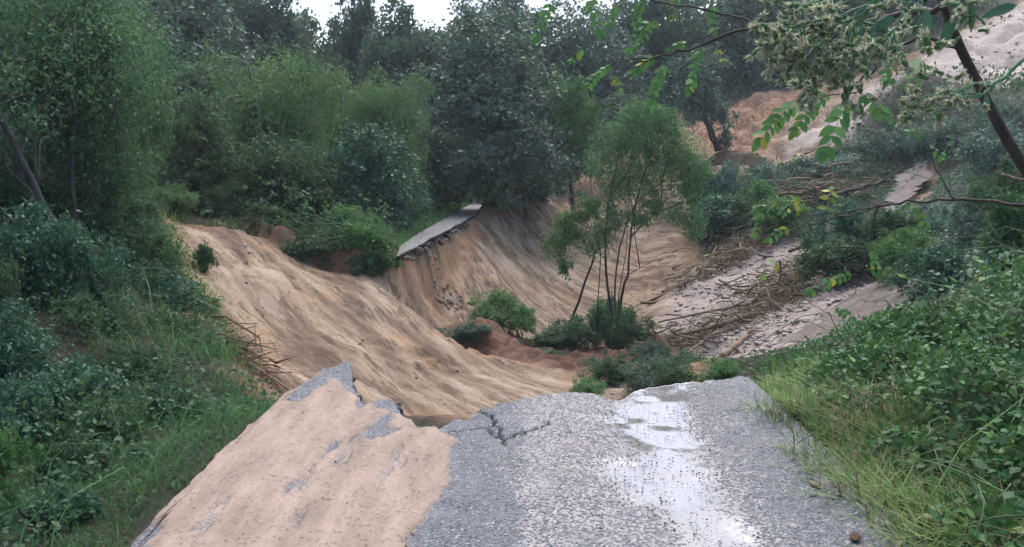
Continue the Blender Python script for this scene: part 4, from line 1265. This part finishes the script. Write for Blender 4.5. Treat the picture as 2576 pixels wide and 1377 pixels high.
for px, py, s, lab in ((830, 1303, .028, 'larger dark clod of soil on the sandy lane'), (786, 1366, .022, 'small dark clod at the bottom of the sandy lane'), (2050, 1225, .026, 'dark clod at the right edge of the wet lane'), (2150, 1355, .032, 'dark clod by the grass in the lower right of the lane')):
    x, y = P0(px, py)
    me, _, _ = rock_mesh('soil_clod', int(px), .6, .4, 1)
    o = obj('soil_clod', me, ME, None, lab, 'clod', 'soil clods on the lane'); o.location = (x, y, .012); o.scale = (s * 1.5, s, s * .5); o.rotation_euler = (0, 0, px)

# dead leaves blown onto the lane
r_ = np.random.default_rng(909); k_ = 170
lx_, ly_ = r_.uniform(-1.5, 1.7, k_), r_.uniform(2.7, 5.4, k_)
C_ = np.stack([lx_, ly_, road_z(lx_, ly_) + .016], 1)
obj('leaf_litter', leaf_mesh('leaf_litter', C_, r_.normal(size=(k_, 3)) * np.array([1, 1, .15]), np.array([0, 0, 1]) + r_.normal(size=(k_, 3)) * .35, .012 + .022 * r_.random(k_), .007 + .011 * r_.random(k_), r_.random(k_)), M['dead'], kind='stuff', label='dead leaves scattered on the lane')

# clod of earth carrying the leaning tree
def clod(name, px0, px1, D, top, label, seed, depth=.6):
    a, b = P(px0, 400, D), P(px1, 400, D)
    cx, rx = (a[0] + b[0]) / 2, (b[0] - a[0]) / 2
    r = np.random.default_rng(seed)
    n, m = 48, 16
    V = []
    base = min(gz(cx, D), P(1850, 445, D)[2]) - .4
    for j in range(m + 1):
        u = j / m
        for i in range(n):
            th = i / n * 2 * math.pi
            w_ = math.cos(u * math.pi / 2) ** .55
            nz = .8 + .5 * float(fbm(np.asarray(math.cos(th) * 1.6 + 5), np.asarray(math.sin(th) * 1.6 + u * 2.5), seed, 4))
            V.append((cx + math.cos(th) * rx * w_ * nz, D + math.sin(th) * rx * depth * w_ * nz, base + (top - base) * math.sin(u * math.pi / 2) * (.9 + .2 * (nz - 1))))
    V = np.asarray(V)
    i, j = np.meshgrid(np.arange(n), np.arange(m), indexing='xy'); i, j = i.ravel(), j.ravel()
    F = np.stack([j * n + i, j * n + (i + 1) % n, (j + 1) * n + (i + 1) % n, (j + 1) * n + i], 1)
    return obj(name, mesh_np(name, V, F, True), ME, None, label, 'clod')
clod('earth_clod', 1765, 1940, 30, CLODTOP, 'large brown clod of earth carrying the leaning tree', 5)

# ------------------------------------------------------------------ driftwood
def log(path, r0, r1, label, mat='wood', name='log', group='trunks washed down on the gravel fan', cat='log', snap=True):
    W = [P(*q) for q in path]
    pts = np.asarray(W)
    t2 = np.linspace(0, 1, 14); tt = np.linspace(0, 1, len(pts))
    q = np.stack([np.interp(t2, tt, pts[:, i]) for i in range(3)], 1)
    if snap:
        g = ground_z(q[:, 0], q[:, 1])
        q[:, 2] = np.maximum(q[:, 2], g + .02)
    q += RNG.normal(size=q.shape) * r0 * .18
    base = q[0].copy()
    root = thing(name, base, label, cat, group)
    mb = MB(); mb.tube(q - base, np.linspace(r0, r1, 14), 9, .15)
    obj('trunk', mb.mesh('trunk'), M[mat], root)
    for i in range(4):
        mb = MB()
        s = q[int(RNG.integers(5, 13))]
        d = (q[-1] - q[0]) / np.linalg.norm(q[-1] - q[0]) + RNG.normal(size=3) * .5
        d[2] = abs(d[2]) * .6
        pp = limb_path(s, s + d * (.15 + .35 * RNG.random()), RNG, .05, 4)
        mb.tube(pp - base, np.linspace(r1 * .6, r1 * .15, 4), 5, .2)
        obj('twig', mb.mesh('twig'), M[mat], root)
    return root
log([(1636, 863, 14.2), (1725, 839, 14.4), (1832, 811, 14.6), (1892, 790, 14.9)], .035, .05, 'long pale trunk lying across the lower gravel fan')
log([(1657, 810, 15.6), (1768, 787, 15.8), (1909, 760, 16)], .02, .03, 'thin bent trunk above the long pale one')
log([(1729, 888, 13.2), (1802, 837, 14)], .022, .03, 'short stick with a pale sawn end below the long trunk')
log([(1815, 901, 11.8), (1860, 862, 12.3), (1897, 828, 12.8)], .05, .045, 'thick stripped log pointing down beside the muddy stream')
log([(1640, 846, 14.6), (1708, 812, 15.2)], .013, .018, 'thin twig left of the long pale trunk')
log([(1800, 715, 17.3), (1870, 722, 17), (1990, 716, 16.8)], .014, .02, 'dark thin branch lying across the middle of the gravel fan', 'bark')
log([(1994, 490, 23.6), (2050, 478, 23.8), (2096, 458, 24)], .05, .035, 'pale trunk on the upper brush pile')
log([(1938, 472, 24.2), (1998, 490, 23.7)], .03, .02, 'pale branch crossing the upper trunk')
log([(2060, 505, 23), (2121, 483, 23.2), (2240, 452, 24)], .07, .05, 'reddish brown trunk beside the upper stream', 'bark')
log([(1985, 632, 19.2), (2035, 615, 19.4)], .04, .03, 'short dark log at the top of the gravel fan', 'bark')
log([(2520, 440, 9.0), (2590, 460, 8.8)], .02, .02, 'pale broken branch at the right edge above the brambles', snap=False)

def brush(label, A, B, wd, ht, n, seed, mat='dead', loose=.4, leaves=700):
    """sticks washed together along the line A-B"""
    r = np.random.default_rng(seed)
    a, b = np.asarray(P(*A)), np.asarray(P(*B))
    ln = b - a; Ln = np.linalg.norm(ln[:2]); ux = ln / np.linalg.norm(ln)
    base = (a + b) / 2; base[2] = gz(base[0], base[1])
    root = thing('brush_pile', base, label, 'brush pile', 'piles of washed up brush')
    mb = MB(); lv = []
    u = np.clip(r.normal(.5, .27, n), -.05, 1.05)
    X = a + ln * u[:, None]; X[:, :2] += r.normal(size=(n, 2)) * wd * (.4 + .6 * np.sin(np.clip(u, 0, 1) * math.pi))[:, None]
    G = ground_z(X[:, 0], X[:, 1])
    for i in range(n):
        p = X[i].copy(); p[2] = G[i] + abs(r.normal()) * ht * .85 * math.sin(min(max(u[i], .1), .9) * math.pi)
        d = ux + r.normal(size=3) * loose * np.array([1, 1, .45]); d /= np.linalg.norm(d)
        l = (.25 + .9 * r.random() ** 1.6) * min(1.0, Ln * .55)
        pp = np.stack([p - d * l * .5, p - d * l * .2 + r.normal(size=3) * l * .06, p + d * l * .2 + r.normal(size=3) * l * .08, p + d * l * .5 + r.normal(size=3) * l * .11])
        mb.tube(pp - base, np.array([1, .85, .6, .25]) * (.004 + .030 * r.random() ** 4) * (a[1] / 16), 4)
        lv += [r.random()] * 18
    me = mb.mesh('sticks')
    attr(me, 'lv', np.resize(np.asarray(lv), len(me.vertices)))
    obj('sticks', me, M[mat], root, kind='stuff')
    k = leaves
    u = r.random(k); C = a + ln * u[:, None]; C[:, :2] += r.normal(size=(k, 2)) * wd
    C[:, 2] = ground_z(C[:, 0], C[:, 1]) + np.abs(r.normal(size=k)) * ht * .45
    sz = .05 * a[1] / 16 * (.5 + r.random(k))
    obj('dry_leaves', leaf_mesh('dry_leaves', C - base, r.normal(size=(k, 3)), r.normal(size=(k, 3)), sz, sz * .5, r.random(k)), M['dead' if seed % 2 else 'under'], root, kind='stuff')
    return root
brush('long brown pile of broken reeds at the top of the gravel fan', (1700, 670, 19.8), (1945, 570, 22), .42, .45, 440, 31, loose=.45)
brush('tangle of brown twigs heaped behind the muddy stream', (1830, 815, 14.8), (2010, 715, 16.2), .45, .42, 380, 32, loose=.75)
brush('reddish heap of twigs under the dark shrub', (1960, 700, 16.6), (2070, 640, 18), .3, .35, 240, 33)
brush('brown brush pile on the bank of the upper stream', (1930, 500, 23.5), (2230, 440, 25), .5, .5, 420, 34, loose=.5)
brush('dark roots and stalks hanging in the hollow under the bushes', (700, 615, 15.3), (960, 690, 14.4), .22, .25, 260, 36, 'under', .5)
brush('flattened brown stalks at the left end of the scar', (480, 900, 8.6), (720, 985, 7.6), .16, .16, 240, 37, loose=.35, leaves=500)
brush('broken twigs and roots strewn below the lone willow', (1620, 880, 13.6), (1800, 830, 14.6), .25, .18, 130, 41, loose=.6, leaves=500)

# ------------------------------------------------------------------ right verge: brambles
def blade_mesh(name, L, Wd, lv, fold=.18, curl=.15, n=5, tipw=0.0):
    """pointed oval leaf folded along its midrib, lying along +X"""
    V, F = [], []
    for i in range(n + 1):
        u = i / n
        w_ = Wd * .5 * (math.sin(math.pi * u ** .8) ** .8 if 0 < u < 1 else tipw)
        z = -curl * L * u * u
        V += [(L * u, -w_, z + fold * w_), (L * u, 0, z), (L * u, w_, z + fold * w_)]
    for i in range(n):
        a = i * 3
        F += [(a, a + 1, a + 4, a + 3), (a + 1, a + 2, a + 5, a + 4)]
    me = mesh_np(name, V, F, True)
    attr(me, 'lv', np.full(len(V), lv))
    return me
from mathutils import Matrix, Vector
def place(o, p, d, up, s=1.0):
    d = Vector(d).normalized(); up = Vector(up)
    y = up.cross(d)
    if y.length < 1e-4: y = Vector((0, 1, 0))
    y.normalize(); z = d.cross(y)
    m = Matrix((d, y, z)).transposed().to_4x4()
    o.matrix_local = Matrix.Translation(Vector(p)) @ m @ Matrix.Scale(s, 4)

BL = [blade_mesh('leaf', 1, .62, v, .25, .12, 4) for v in (.05, .2, .35, .5, .65, .8, .97)]
for me in BL: me.materials.append(M['bramble'])
def bramble(label, cx, cy, rx, ry, h, seed, nobj=120, nrest=900, size=.05):
    r = np.random.default_rng(seed)
    g = gz(cx, cy)
    root = thing('bramble', (cx, cy, g), label, 'bramble', 'brambles on the right verge')
    base = np.array([cx, cy, g])
    mb = MB()
    for i in range(11):
        s = np.array([r.normal() * rx * .4, r.normal() * ry * .4, -.05])
        e = np.array([r.normal() * rx * .8, r.normal() * ry * .8, h * (.3 + .7 * r.random())])
        pp = limb_path(s, e, r, .35, 8)
        mb.tube(pp, np.linspace(.005, .002, 8), 5)
    obj('canes', mb.mesh('canes'), M['stem'], root)
    n = nobj + nrest
    d = unit(r.normal(size=(n, 3))); d[:, 2] = np.abs(d[:, 2])
    lump = .75 + .45 * fbm(d[:, 0] * 2 + seed, d[:, 1] * 2, seed, 3)
    rad = (.55 + .5 * r.random(n)) * lump
    rad[:nobj] = (.9 + .25 * r.random(nobj)) * lump[:nobj]
    Pq = d * rad[:, None] * np.array([rx, ry, h])
    gg = ground_z(Pq[:, 0] + cx, Pq[:, 1] + cy) - g
    Pq[:, 2] += gg
    ax = r.normal(size=(n, 3)) * .6 + d * .6 + np.array([-.15, -.2, -.15])
    nr = r.normal(size=(n, 3)) * .45 + d * .35 + np.array([0, -.1, .9])
    L = size * (.6 + .7 * r.random(n))
    # leaves facing the lane are separate pieces
    order = np.argsort(-(-d[:, 1] - .5 * d[:, 0] + rad * 1.2 + r.random(n) * .3))
    for i in order[:nobj]:
        o = obj('leaf', BL[int(r.integers(0, 7))], None, root)
        place(o, Pq[i], ax[i], nr[i], L[i])
    rest = order[nobj:]
    o = obj('foliage', leaf_mesh('foliage', Pq[rest], ax[rest], nr[rest], L[rest], L[rest] * .62, np.clip(r.random(len(rest)), 0, 1)), M['bramble'], root, kind='stuff')
    return root
bl = [(2.55, 5.7, .5, .45, .20, 'low bramble at the tip of the verge above the pale grass'),
      (2.75, 4.7, .5, .5, .44, 'bramble mound just behind the yellowing grass'),
      (3.55, 5.3, .6, .6, .72, 'tall bramble mound in the middle of the right verge'),
      (2.75, 3.65, .5, .45, .5, 'bramble mound at the right edge beside the long grass'),
      (4.3, 6.3, .8, .7, .65, 'bramble mound below the shaded shrub at right'),
      (3.6, 4.2, .7, .6, 1.0, 'highest bramble mound at the right edge of the picture'),
      (3.35, 6.4, .5, .5, .26, 'bramble overhanging the muddy stream'),
      (4.6, 4.9, .8, .7, 1.2, 'bramble thicket at the far right edge'),
      (2.05, 3.25, .3, .35, .22, 'small bramble spilling onto the lower right lane edge'),
      (2.15, 4.15, .3, .3, .2, 'small bramble sprig reaching into the verge grass'),
      (2.2, 5.0, .3, .35, .2, 'small bramble beside the pale grass near the verge tip'),
      (2.3, 2.75, .4, .35, .35, 'bramble in the lowest right corner')]
for i, (cx, cy, rx, ry, h, lab) in enumerate(bl):
    bramble(lab, cx, cy, rx, ry, h, 900 + i, 150 if i < 8 else 60, 1700 if i < 8 else 400, .066 if cy < 4.5 else .054)

# reed plant with hanging blades on the verge
def reed():
    b = np.array([*P(2160, 905, 6.9)[:2], 0]); b[2] = gz(b[0], b[1])
    root = thing('reed_plant', b, 'arching reed with long hanging green blades above the verge tip', 'reed')
    arc = [np.asarray(P(*q)) for q in ((2160, 905, 6.9), (2130, 872, 6.9), (2080, 866, 6.9), (2010, 878, 6.9), (1950, 892, 6.9), (1900, 915, 6.9))]
    arc[0] = b
    mb = MB(); mb.tube(np.asarray(arc) - b, np.linspace(.008, .003, 6), 6)
    obj('stalk', mb.mesh('stalk'), M['stem'], root)
    me = [blade_mesh('blade', 1, .13, v, .3, .25, 6) for v in (.2, .5, .8)]
    for m_ in me: m_.materials.append(M['bush'])
    for i in range(34):
        u = .12 + .85 * i / 34
        a = u * 5; k = min(int(a), 4)
        p = arc[k] + (arc[k + 1] - arc[k]) * (a - k) - b
        o = obj('blade', me[i % 3], None, root)
        place(o, p, (RNG.normal() * .35 + .1, -.3 + RNG.normal() * .3, -.9), (RNG.normal() * .4, -.7, .5), .15 + .13 * RNG.random())
reed()

# long bent stalks and seed heads at lower right
for k, (path, lab) in enumerate((
        (((2330, 1270, 3.4), (2420, 1120, 3.5), (2576, 1000, 3.6), (2650, 960, 3.6)), 'long pale stalk crossing the brambles at lower right'),
        (((2576, 1260, 3.3), (2400, 1180, 3.4), (2300, 1150, 3.4)), 'thin arching stalk with a fuzzy seed head at lower right'),
        (((2540, 800, 4.6), (2420, 730, 4.8), (2280, 700, 5.0), (2230, 690, 5.1)), 'long dry stalk reaching from the brambles over the stream'))):
    W = np.asarray([P(*q) for q in path])
    root = thing('dry_stalk', W[0], lab, 'stalk')
    mb = MB(); t2 = np.linspace(0, 1, 10); tt = np.linspace(0, 1, len(W))
    q = np.stack([np.interp(t2, tt, W[:, i]) for i in range(3)], 1)
    mb.tube(q - W[0], np.linspace(.0035, .0015, 10), 5)
    me = mb.mesh('stem'); attr(me, 'lv', np.full(len(me.vertices), .7))
    obj('stem', me, M['straw'], root)
    if k < 2:
        n = 260; e = q[-1]; r = np.random.default_rng(k)
        C = e + r.normal(size=(n, 3)) * np.array([.008, .008, .014])
        obj('seed_head', leaf_mesh('seed_head', C - W[0], r.normal(size=(n, 3)), r.normal(size=(n, 3)), np.full(n, .016), np.full(n, .0016), np.full(n, .8)), M['straw'], root)

# ------------------------------------------------------------------ locust tree and flowering weed hanging in from the right
LL = [blade_mesh('leaflet', 1, .56, v, .12, .08, 4) for v in (.1, .4, .7, .95)]
for me in LL: me.materials.append(M['locust'])
LY = [blade_mesh('leaflet', 1, .56, v, .12, .08, 4) for v in (.1, .5, .95)]
for me in LY: me.materials.append(M['yellow'])
def comp_leaf(root, a, b, D, npair, size, yellow=0.0, sag=.12, seed=0):
    """compound leaf: a stalk with paired leaflets, a part of its tree"""
    r = np.random.default_rng(seed)
    base = np.asarray(root.location)
    A, Bp = np.asarray(P(*a, D)), np.asarray(P(*b, D + r.normal() * .12))
    t = np.linspace(0, 1, 8)[:, None]
    q = A + (Bp - A) * t
    q[:, 2] += np.sin(t[:, 0] * math.pi) * np.linalg.norm(Bp - A) * sag
    mb = MB(); mb.tube(q - A, np.linspace(.0018, .0009, 8), 4)
    part = obj('leaf', mb.mesh('leaf_stalk'), M['stem'], root)
    part.location = A - base
    for i in range(npair):
        u = .2 + .75 * i / max(1, npair - 1)
        k = min(int(u * 7), 6)
        p = q[k] + (q[k + 1] - q[k]) * (u * 7 - k) - A
        tan = unit((q[k + 1] - q[k])[None])[0]
        for s in (-1, 1):
            side = np.cross(tan, (0, -1, .35)); side /= np.linalg.norm(side)
            d = side * s * (.75 + .2 * r.normal()) + tan * .35 + np.array([0, r.normal() * .35, -.45])
            lib = LY if r.random() < yellow else LL
            o = obj('leaflet', lib[int(r.integers(0, len(lib)))], None, part)
            place(o, p, d, (r.normal() * .3, -.8 + r.normal() * .3, .6), size * 1.3 * (.8 + .35 * r.random()))
    d = unit((q[-1] - q[-2])[None])[0]
    o = obj('leaflet', (LY if r.random() < yellow else LL)[0], None, part)
    place(o, q[-1] - A, d, (0, -.8, .6), size * 1.3)

def twig(root, path, r0, r1, name='twig', mat='bark'):
    W = np.asarray([P(*q) if len(q) == 3 else q[1:] for q in path], float)      # 4-tuples (0, x, y, z) are world points
    t2 = np.linspace(0, 1, 4 * len(W)); tt = np.linspace(0, 1, len(W))
    q = np.stack([np.interp(t2, tt, W[:, i]) for i in range(3)], 1)
    q[1:-1] += RNG.normal(size=q[1:-1].shape) * r0 * .5
    mb = MB(); mb.tube(q - np.asarray(root.location), np.linspace(r0, r1, len(q)), 7, .15)
    return obj(name, mb.mesh(name), M[mat], root)

tb = (2.75, 3.0, gz(2.75, 3.0))
tree_l = thing('locust_tree', tb, 'locust sapling whose dark trunk crosses the upper right corner', 'tree')
TR = [(tb[0], tb[1], tb[2] - .1), (2.45, 3.0, .9), P(2576, 420, 3), P(2530, 345, 3), P(2480, 250, 3), P(2420, 130, 3), P(2375, 20, 3), P(2330, -120, 3)]
W = np.asarray([q if not isinstance(q, list) else q for q in TR], float)
mb = MB(); mb.tube(W - np.asarray(tb), np.array([.034, .028, .021, .019, .018, .016, .014, .010]), 10, .12)
obj('trunk', mb.mesh('trunk'), M['bark'], tree_l)
twig(tree_l, [(2375, 20, 3.0), (2300, 30, 3.4), (2150, 60, 3.9), (2000, 85, 4.3), (1859, 77, 4.5), (1765, 115, 4.5), (1697, 134, 4.5), (1615, 151, 4.5), (1527, 205, 4.5)], .013, .003, 'branch')
twig(tree_l, [(1630, 147, 4.5), (1580, 152, 4.5), (1533, 162, 4.5)], .004, .002)
twig(tree_l, [(2360, -30, 3.0), (2200, 110, 3.6), (2000, 92, 4.2), (1880, 53, 4.4), (1790, 30, 4.4), (1660, 5, 4.4), (1560, -20, 4.4)], .010, .004, 'branch', 'barkg')
twig(tree_l, [(2420, 130, 3.0), (2330, 90, 3.0), (2250, 125, 3.0), (2170, 200, 3.0), (2120, 235, 3.0)], .008, .003, 'branch')
cl = [((1765, 115), (1733, 225), 4.5, 7, .042, .05), ((1683, 150), (1632, 272), 4.5, 8, .040, .10), ((1656, 140), (1594, 182), 4.5, 6, .036, .15), ((1546, 159), (1480, 212), 4.5, 6, .036, .1),
      ((1645, 50), (1582, 125), 4.6, 6, .036, 0), ((1665, 45), (1600, 118), 4.7, 6, .036, 0), ((1390, 0), (1350, 92), 4.4, 5, .042, 0), ((1480, -10), (1508, 82), 4.4, 5, .04, 0),
      ((1793, 10), (1797, 72), 4.4, 4, .036, .1), ((1470, 120), (1440, 150), 4.6, 3, .034, .2), ((1730, 110), (1690, 120), 4.5, 4, .036, .1), ((1800, 125), (1818, 150), 4.5, 2, .03, .3),
      ((1560, 10), (1530, 60), 4.5, 5, .036, 0), ((1620, -5), (1600, 60), 4.6, 5, .036, .1), ((1540, 190), (1560, 225), 4.5, 4, .03, .2), ((1700, -20), (1690, 40), 4.6, 4, .034, .1),
      ((2155, 235), (2078, 378), 3.0, 7, .046, 0), ((2020, 250), (1912, 355), 3.1, 8, .040, .04), ((2095, 225), (2000, 330), 3.2, 8, .036, .05), ((2165, 235), (2230, 290), 3.0, 5, .038, .1),
      ((2330, 150), (2290, 215), 2.9, 5, .035, 0), ((2250, 140), (2230, 200), 3.1, 4, .03, .1), ((2130, 60), (2150, 140), 3.2, 5, .03, .3)]
for i, (a, b, D, npair, sz, ye) in enumerate(cl):
    comp_leaf(tree_l, a, b, D, npair, sz, ye, .1, 40 + i)
twig(tree_l, [(2155, 235, 3.0), (2120, 235, 3.0), (2020, 250, 3.1)], .003, .002)

tb2 = (3.05, 3.7, gz(3.05, 3.7))
sap = thing('locust_sapling', tb2, 'thin locust shoot arching over the stream from the right edge', 'tree')
twig(sap, [(0, tb2[0], tb2[1], tb2[2] - .05), (0, 3.0, 3.75, .8), (2700, 540, 3.8), (2576, 515, 3.9), (2400, 503, 4.1), (2290, 506, 4.3), (2200, 522, 4.5), (2100, 552, 4.7), (1985, 572, 4.8)], .012, .003, 'branch')
twig(sap, [(2210, 520, 4.5), (2195, 560, 4.5), (2185, 620, 4.5), (2168, 685, 4.5)], .007, .004, 'branch', 'barkg')
twig(sap, [(2230, 515, 4.45), (2120, 535, 4.6), (2010, 545, 4.7)], .005, .002)
twig(sap, [(2400, 503, 4.1), (2350, 420, 4.1), (2330, 350, 4.1)], .005, .002, 'twig', 'barkg')
twig(sap, [(2168, 685, 4.5), (2100, 660, 4.55), (2060, 690, 4.6)], .004, .002)
for i, (a, b, D, npair, sz, ye) in enumerate((
        ((2000, 545), (1905, 520), 4.8, 6, .036, .15), ((1990, 570), (1935, 600), 4.8, 4, .036, .3), ((2010, 550), (2000, 500), 4.8, 4, .036, .8), ((1920, 530), (1900, 590), 4.8, 5, .034, .1),
        ((2080, 540), (2090, 480), 4.7, 3, .044, .7), ((2165, 690), (2040, 735), 4.5, 8, .036, .15), ((2175, 680), (2260, 690), 4.5, 5, .036, .5), ((2190, 600), (2200, 660), 4.5, 5, .03, .1),
        ((1960, 660), (1925, 690), 4.7, 1, .05, .6), ((2330, 370), (2370, 390), 4.1, 3, .034, .1), ((2280, 508), (2330, 560), 4.3, 4, .034, .2), ((2100, 770), (2140, 800), 4.5, 4, .036, 0), ((2330, 350), (2290, 330), 4.1, 3, .03, .2))):
    comp_leaf(sap, a, b, D, npair, sz, ye, .08, 90 + i)
twig(sap, [(2060, 690, 4.6), (2000, 680, 4.65), (1950, 660, 4.7)], .002, .001)
twig(sap, [(2168, 685, 4.5), (2150, 740, 4.5), (2105, 770, 4.5)], .003, .0015)

# flowering weed: bristly tan heads on pale green stems
def flower_mesh(seed):
    r = np.random.default_rng(seed)
    mb = MB()
    mb.tube(np.array([(0, 0, 0), (.25, 0, 0), (.55, 0, 0), (.62, 0, 0)]), np.array([.10, .20, .17, .10]), 6)
    me = mb.mesh('bract')
    n = 30
    th = r.uniform(0, 6.28, n); sp = .15 + .75 * r.random(n)
    d = np.stack([np.ones(n), np.cos(th) * sp, np.sin(th) * sp], 1)
    C = np.repeat([[.5, 0, 0]], n, 0)
    return me, leaf_mesh('petals', C, d, r.normal(size=(n, 3)), .5 + .4 * r.random(n), np.full(n, .16), .2 + .8 * r.random(n))
M['petal'] = mat_leaf('dry_petal', (.52, .37, .25), (.62, .53, .40), (.62, .60, .52), .7, .42, .2)
M['bract'] = mat_leaf('flower_bract', (.12, .18, .07), (.17, .24, .10), (.2, .27, .12), .6, .2, .3)
M['weedstem'] = mat_leaf('weed_stem', (.13, .20, .10), (.17, .25, .14), (.2, .27, .15), .6, .1, .3)
FM = []
for s in range(4):
    a, b = flower_mesh(s); attr(a, 'lv', np.full(len(a.vertices), .4)); a.materials.append(M['bract']); b.materials.append(M['petal']); FM.append((a, b))
wbse = (1.75, 1.55, gz(1.75, 1.55))
weed = thing('flowering_weed', wbse, 'tall weed with tan bristly flower heads hanging into the upper right', 'weed')
def stem(path, r0, r1):
    o = twig(weed, path, r0, r1, 'stem', 'weedstem')
    attr(o.data, 'lv', np.full(len(o.data.vertices), .5))
stem([(0, wbse[0], wbse[1], wbse[2] - .05), (0, 1.6, 1.55, 1.0), (0, 1.45, 1.55, 1.8), (0, 1.15, 1.6, 2.1), (2300, -60, 1.6), (2190, 10, 1.6)], .006, .004)
fr = np.random.default_rng(3)
def sprig(a, b, D, nb, spread, nf):
    A, Bq = np.asarray(a, float), np.asarray(b, float)
    stem([(*A, D), (*((A + Bq) / 2 + np.array([0, -12])), D), (*Bq, D)], .0028, .0014)
    for i in range(nb):
        u = .35 + .65 * fr.random()
        s = A + (Bq - A) * u + np.array([0, -24 * u * (1 - u)])
        e = s + (Bq - A) / np.linalg.norm(Bq - A) * spread * (.4 + .6 * fr.random()) + fr.normal(size=2) * spread * .55 + np.array([0, spread * .15])
        De = D + fr.normal() * .05
        stem([(*s, D), (*((s + e) / 2 + fr.normal(size=2) * 4), (D + De) / 2), (*e, De)], .0014, .0009)
        for k in range(nf + 1):
            c = e + fr.normal(size=2) * 13; Dk = De + fr.normal() * .02
            p = np.asarray(P(c[0], c[1], Dk)) - np.asarray(wbse)
            A0 = np.asarray(P(*e, De)) - np.asarray(wbse)
            d = unit((p - A0 + fr.normal(size=3) * .006 + np.array([-.006, -.002, -.005]))[None])[0]
            a_, b_ = FM[int(fr.integers(0, 4))]
            fh = obj('flower_head', a_, None, weed)
            place(fh, p, d, (0, 0, 1), .024 * (.75 + .5 * fr.random()))
            pe = obj('petals', b_, None, fh)
for a, b, nb, spread, nf in (
        ((2190, 10), (1900, 150), 9, 40, 4), ((2120, 45), (1940, 90), 7, 40, 4), ((2170, 20), (2010, 210), 8, 40, 4), ((2190, 10), (2080, 190), 6, 40, 4), ((2190, 0), (2010, 20), 6, 40, 4),
        ((2230, 0), (2180, 130), 6, 45, 3), ((2300, -10), (2240, 100), 7, 50, 3), ((2330, -10), (2300, 60), 5, 45, 3), ((2200, 20), (2050, 120), 6, 45, 3), ((2170, 60), (2130, 260), 5, 35, 3)):
    sprig(a, b, 1.6, nb, spread, nf)
stem([(0, 1.36, 1.57, 1.95), (0, 1.28, 1.6, 1.9), (2600, 130, 1.6), (2500, 215, 1.6), (2470, 240, 1.6)], .005, .003)
for a, b, nb, spread, nf in (((2470, 240), (2370, 280), 6, 45, 3), ((2500, 215), (2400, 230), 4, 40, 2), ((2480, 60), (2430, 40), 4, 40, 2), ((2470, 240), (2300, 250), 4, 45, 2)):
    sprig(a, b, 1.6, nb, spread, nf)
WL = [blade_mesh('weed_leaf', 1, .3, v, .15, .2, 5) for v in (.3, .8)]
for me in WL: me.materials.append(M['deep'])
for (px, py), d, s in (((2190, 10), (-.5, 0, -.8), .06), ((2250, 40), (-.8, -.1, -.5), .06), ((2330, 20), (.1, -.1, -1), .07), ((2560, 12), (-.9, 0, -.25), .07), ((2576, -8), (-.7, 0, .1), .09), ((2480, 235), (.15, 0, -1), .05), ((2400, 40), (-.3, 0, -1), .07), ((2440, 5), (.3, .1, -.9), .06)):
    o = obj('leaf', WL[int(fr.integers(0, 2))], None, weed)
    place(o, np.asarray(P(px, py, 1.6)) - np.asarray(wbse), d, (0, -.8, .5), s)

# ------------------------------------------------------------------ air
def haze():
    t = NT('haze_air')
    v = t.n('VolumePrincipled', {'Color': (.80, .90, 1.0), 'Density': HAZE, 'Anisotropy': .2, 'Density Attribute': ''})
    t.m.cycles.homogeneous_volume = True
    t.t.links.new(v.outputs[0], t.out.inputs['Volume'])
    x0, x1, y0, y1, z0, z1 = -97, 97, -33, 127, -8, ZTOP
    V = [(x, y, z) for x in (x0, x1) for y in (y0, y1) for z in (z0, z1)]
    F = [(0, 1, 3, 2), (4, 6, 7, 5), (0, 4, 5, 1), (2, 3, 7, 6), (0, 2, 6, 4), (1, 5, 7, 3)]
    return obj('haze', mesh_np('haze', V, F), t.m, kind='stuff', label='thin pale evening haze in the air')
HAZE = 0.0012
ZTOP = max(float((np.asarray(o.bound_box)[:, 2]).max()) + o.matrix_world.translation.z for o in [ground]) + 2
print('ground top', ZTOP)
if HAZE > 0:
    haze()
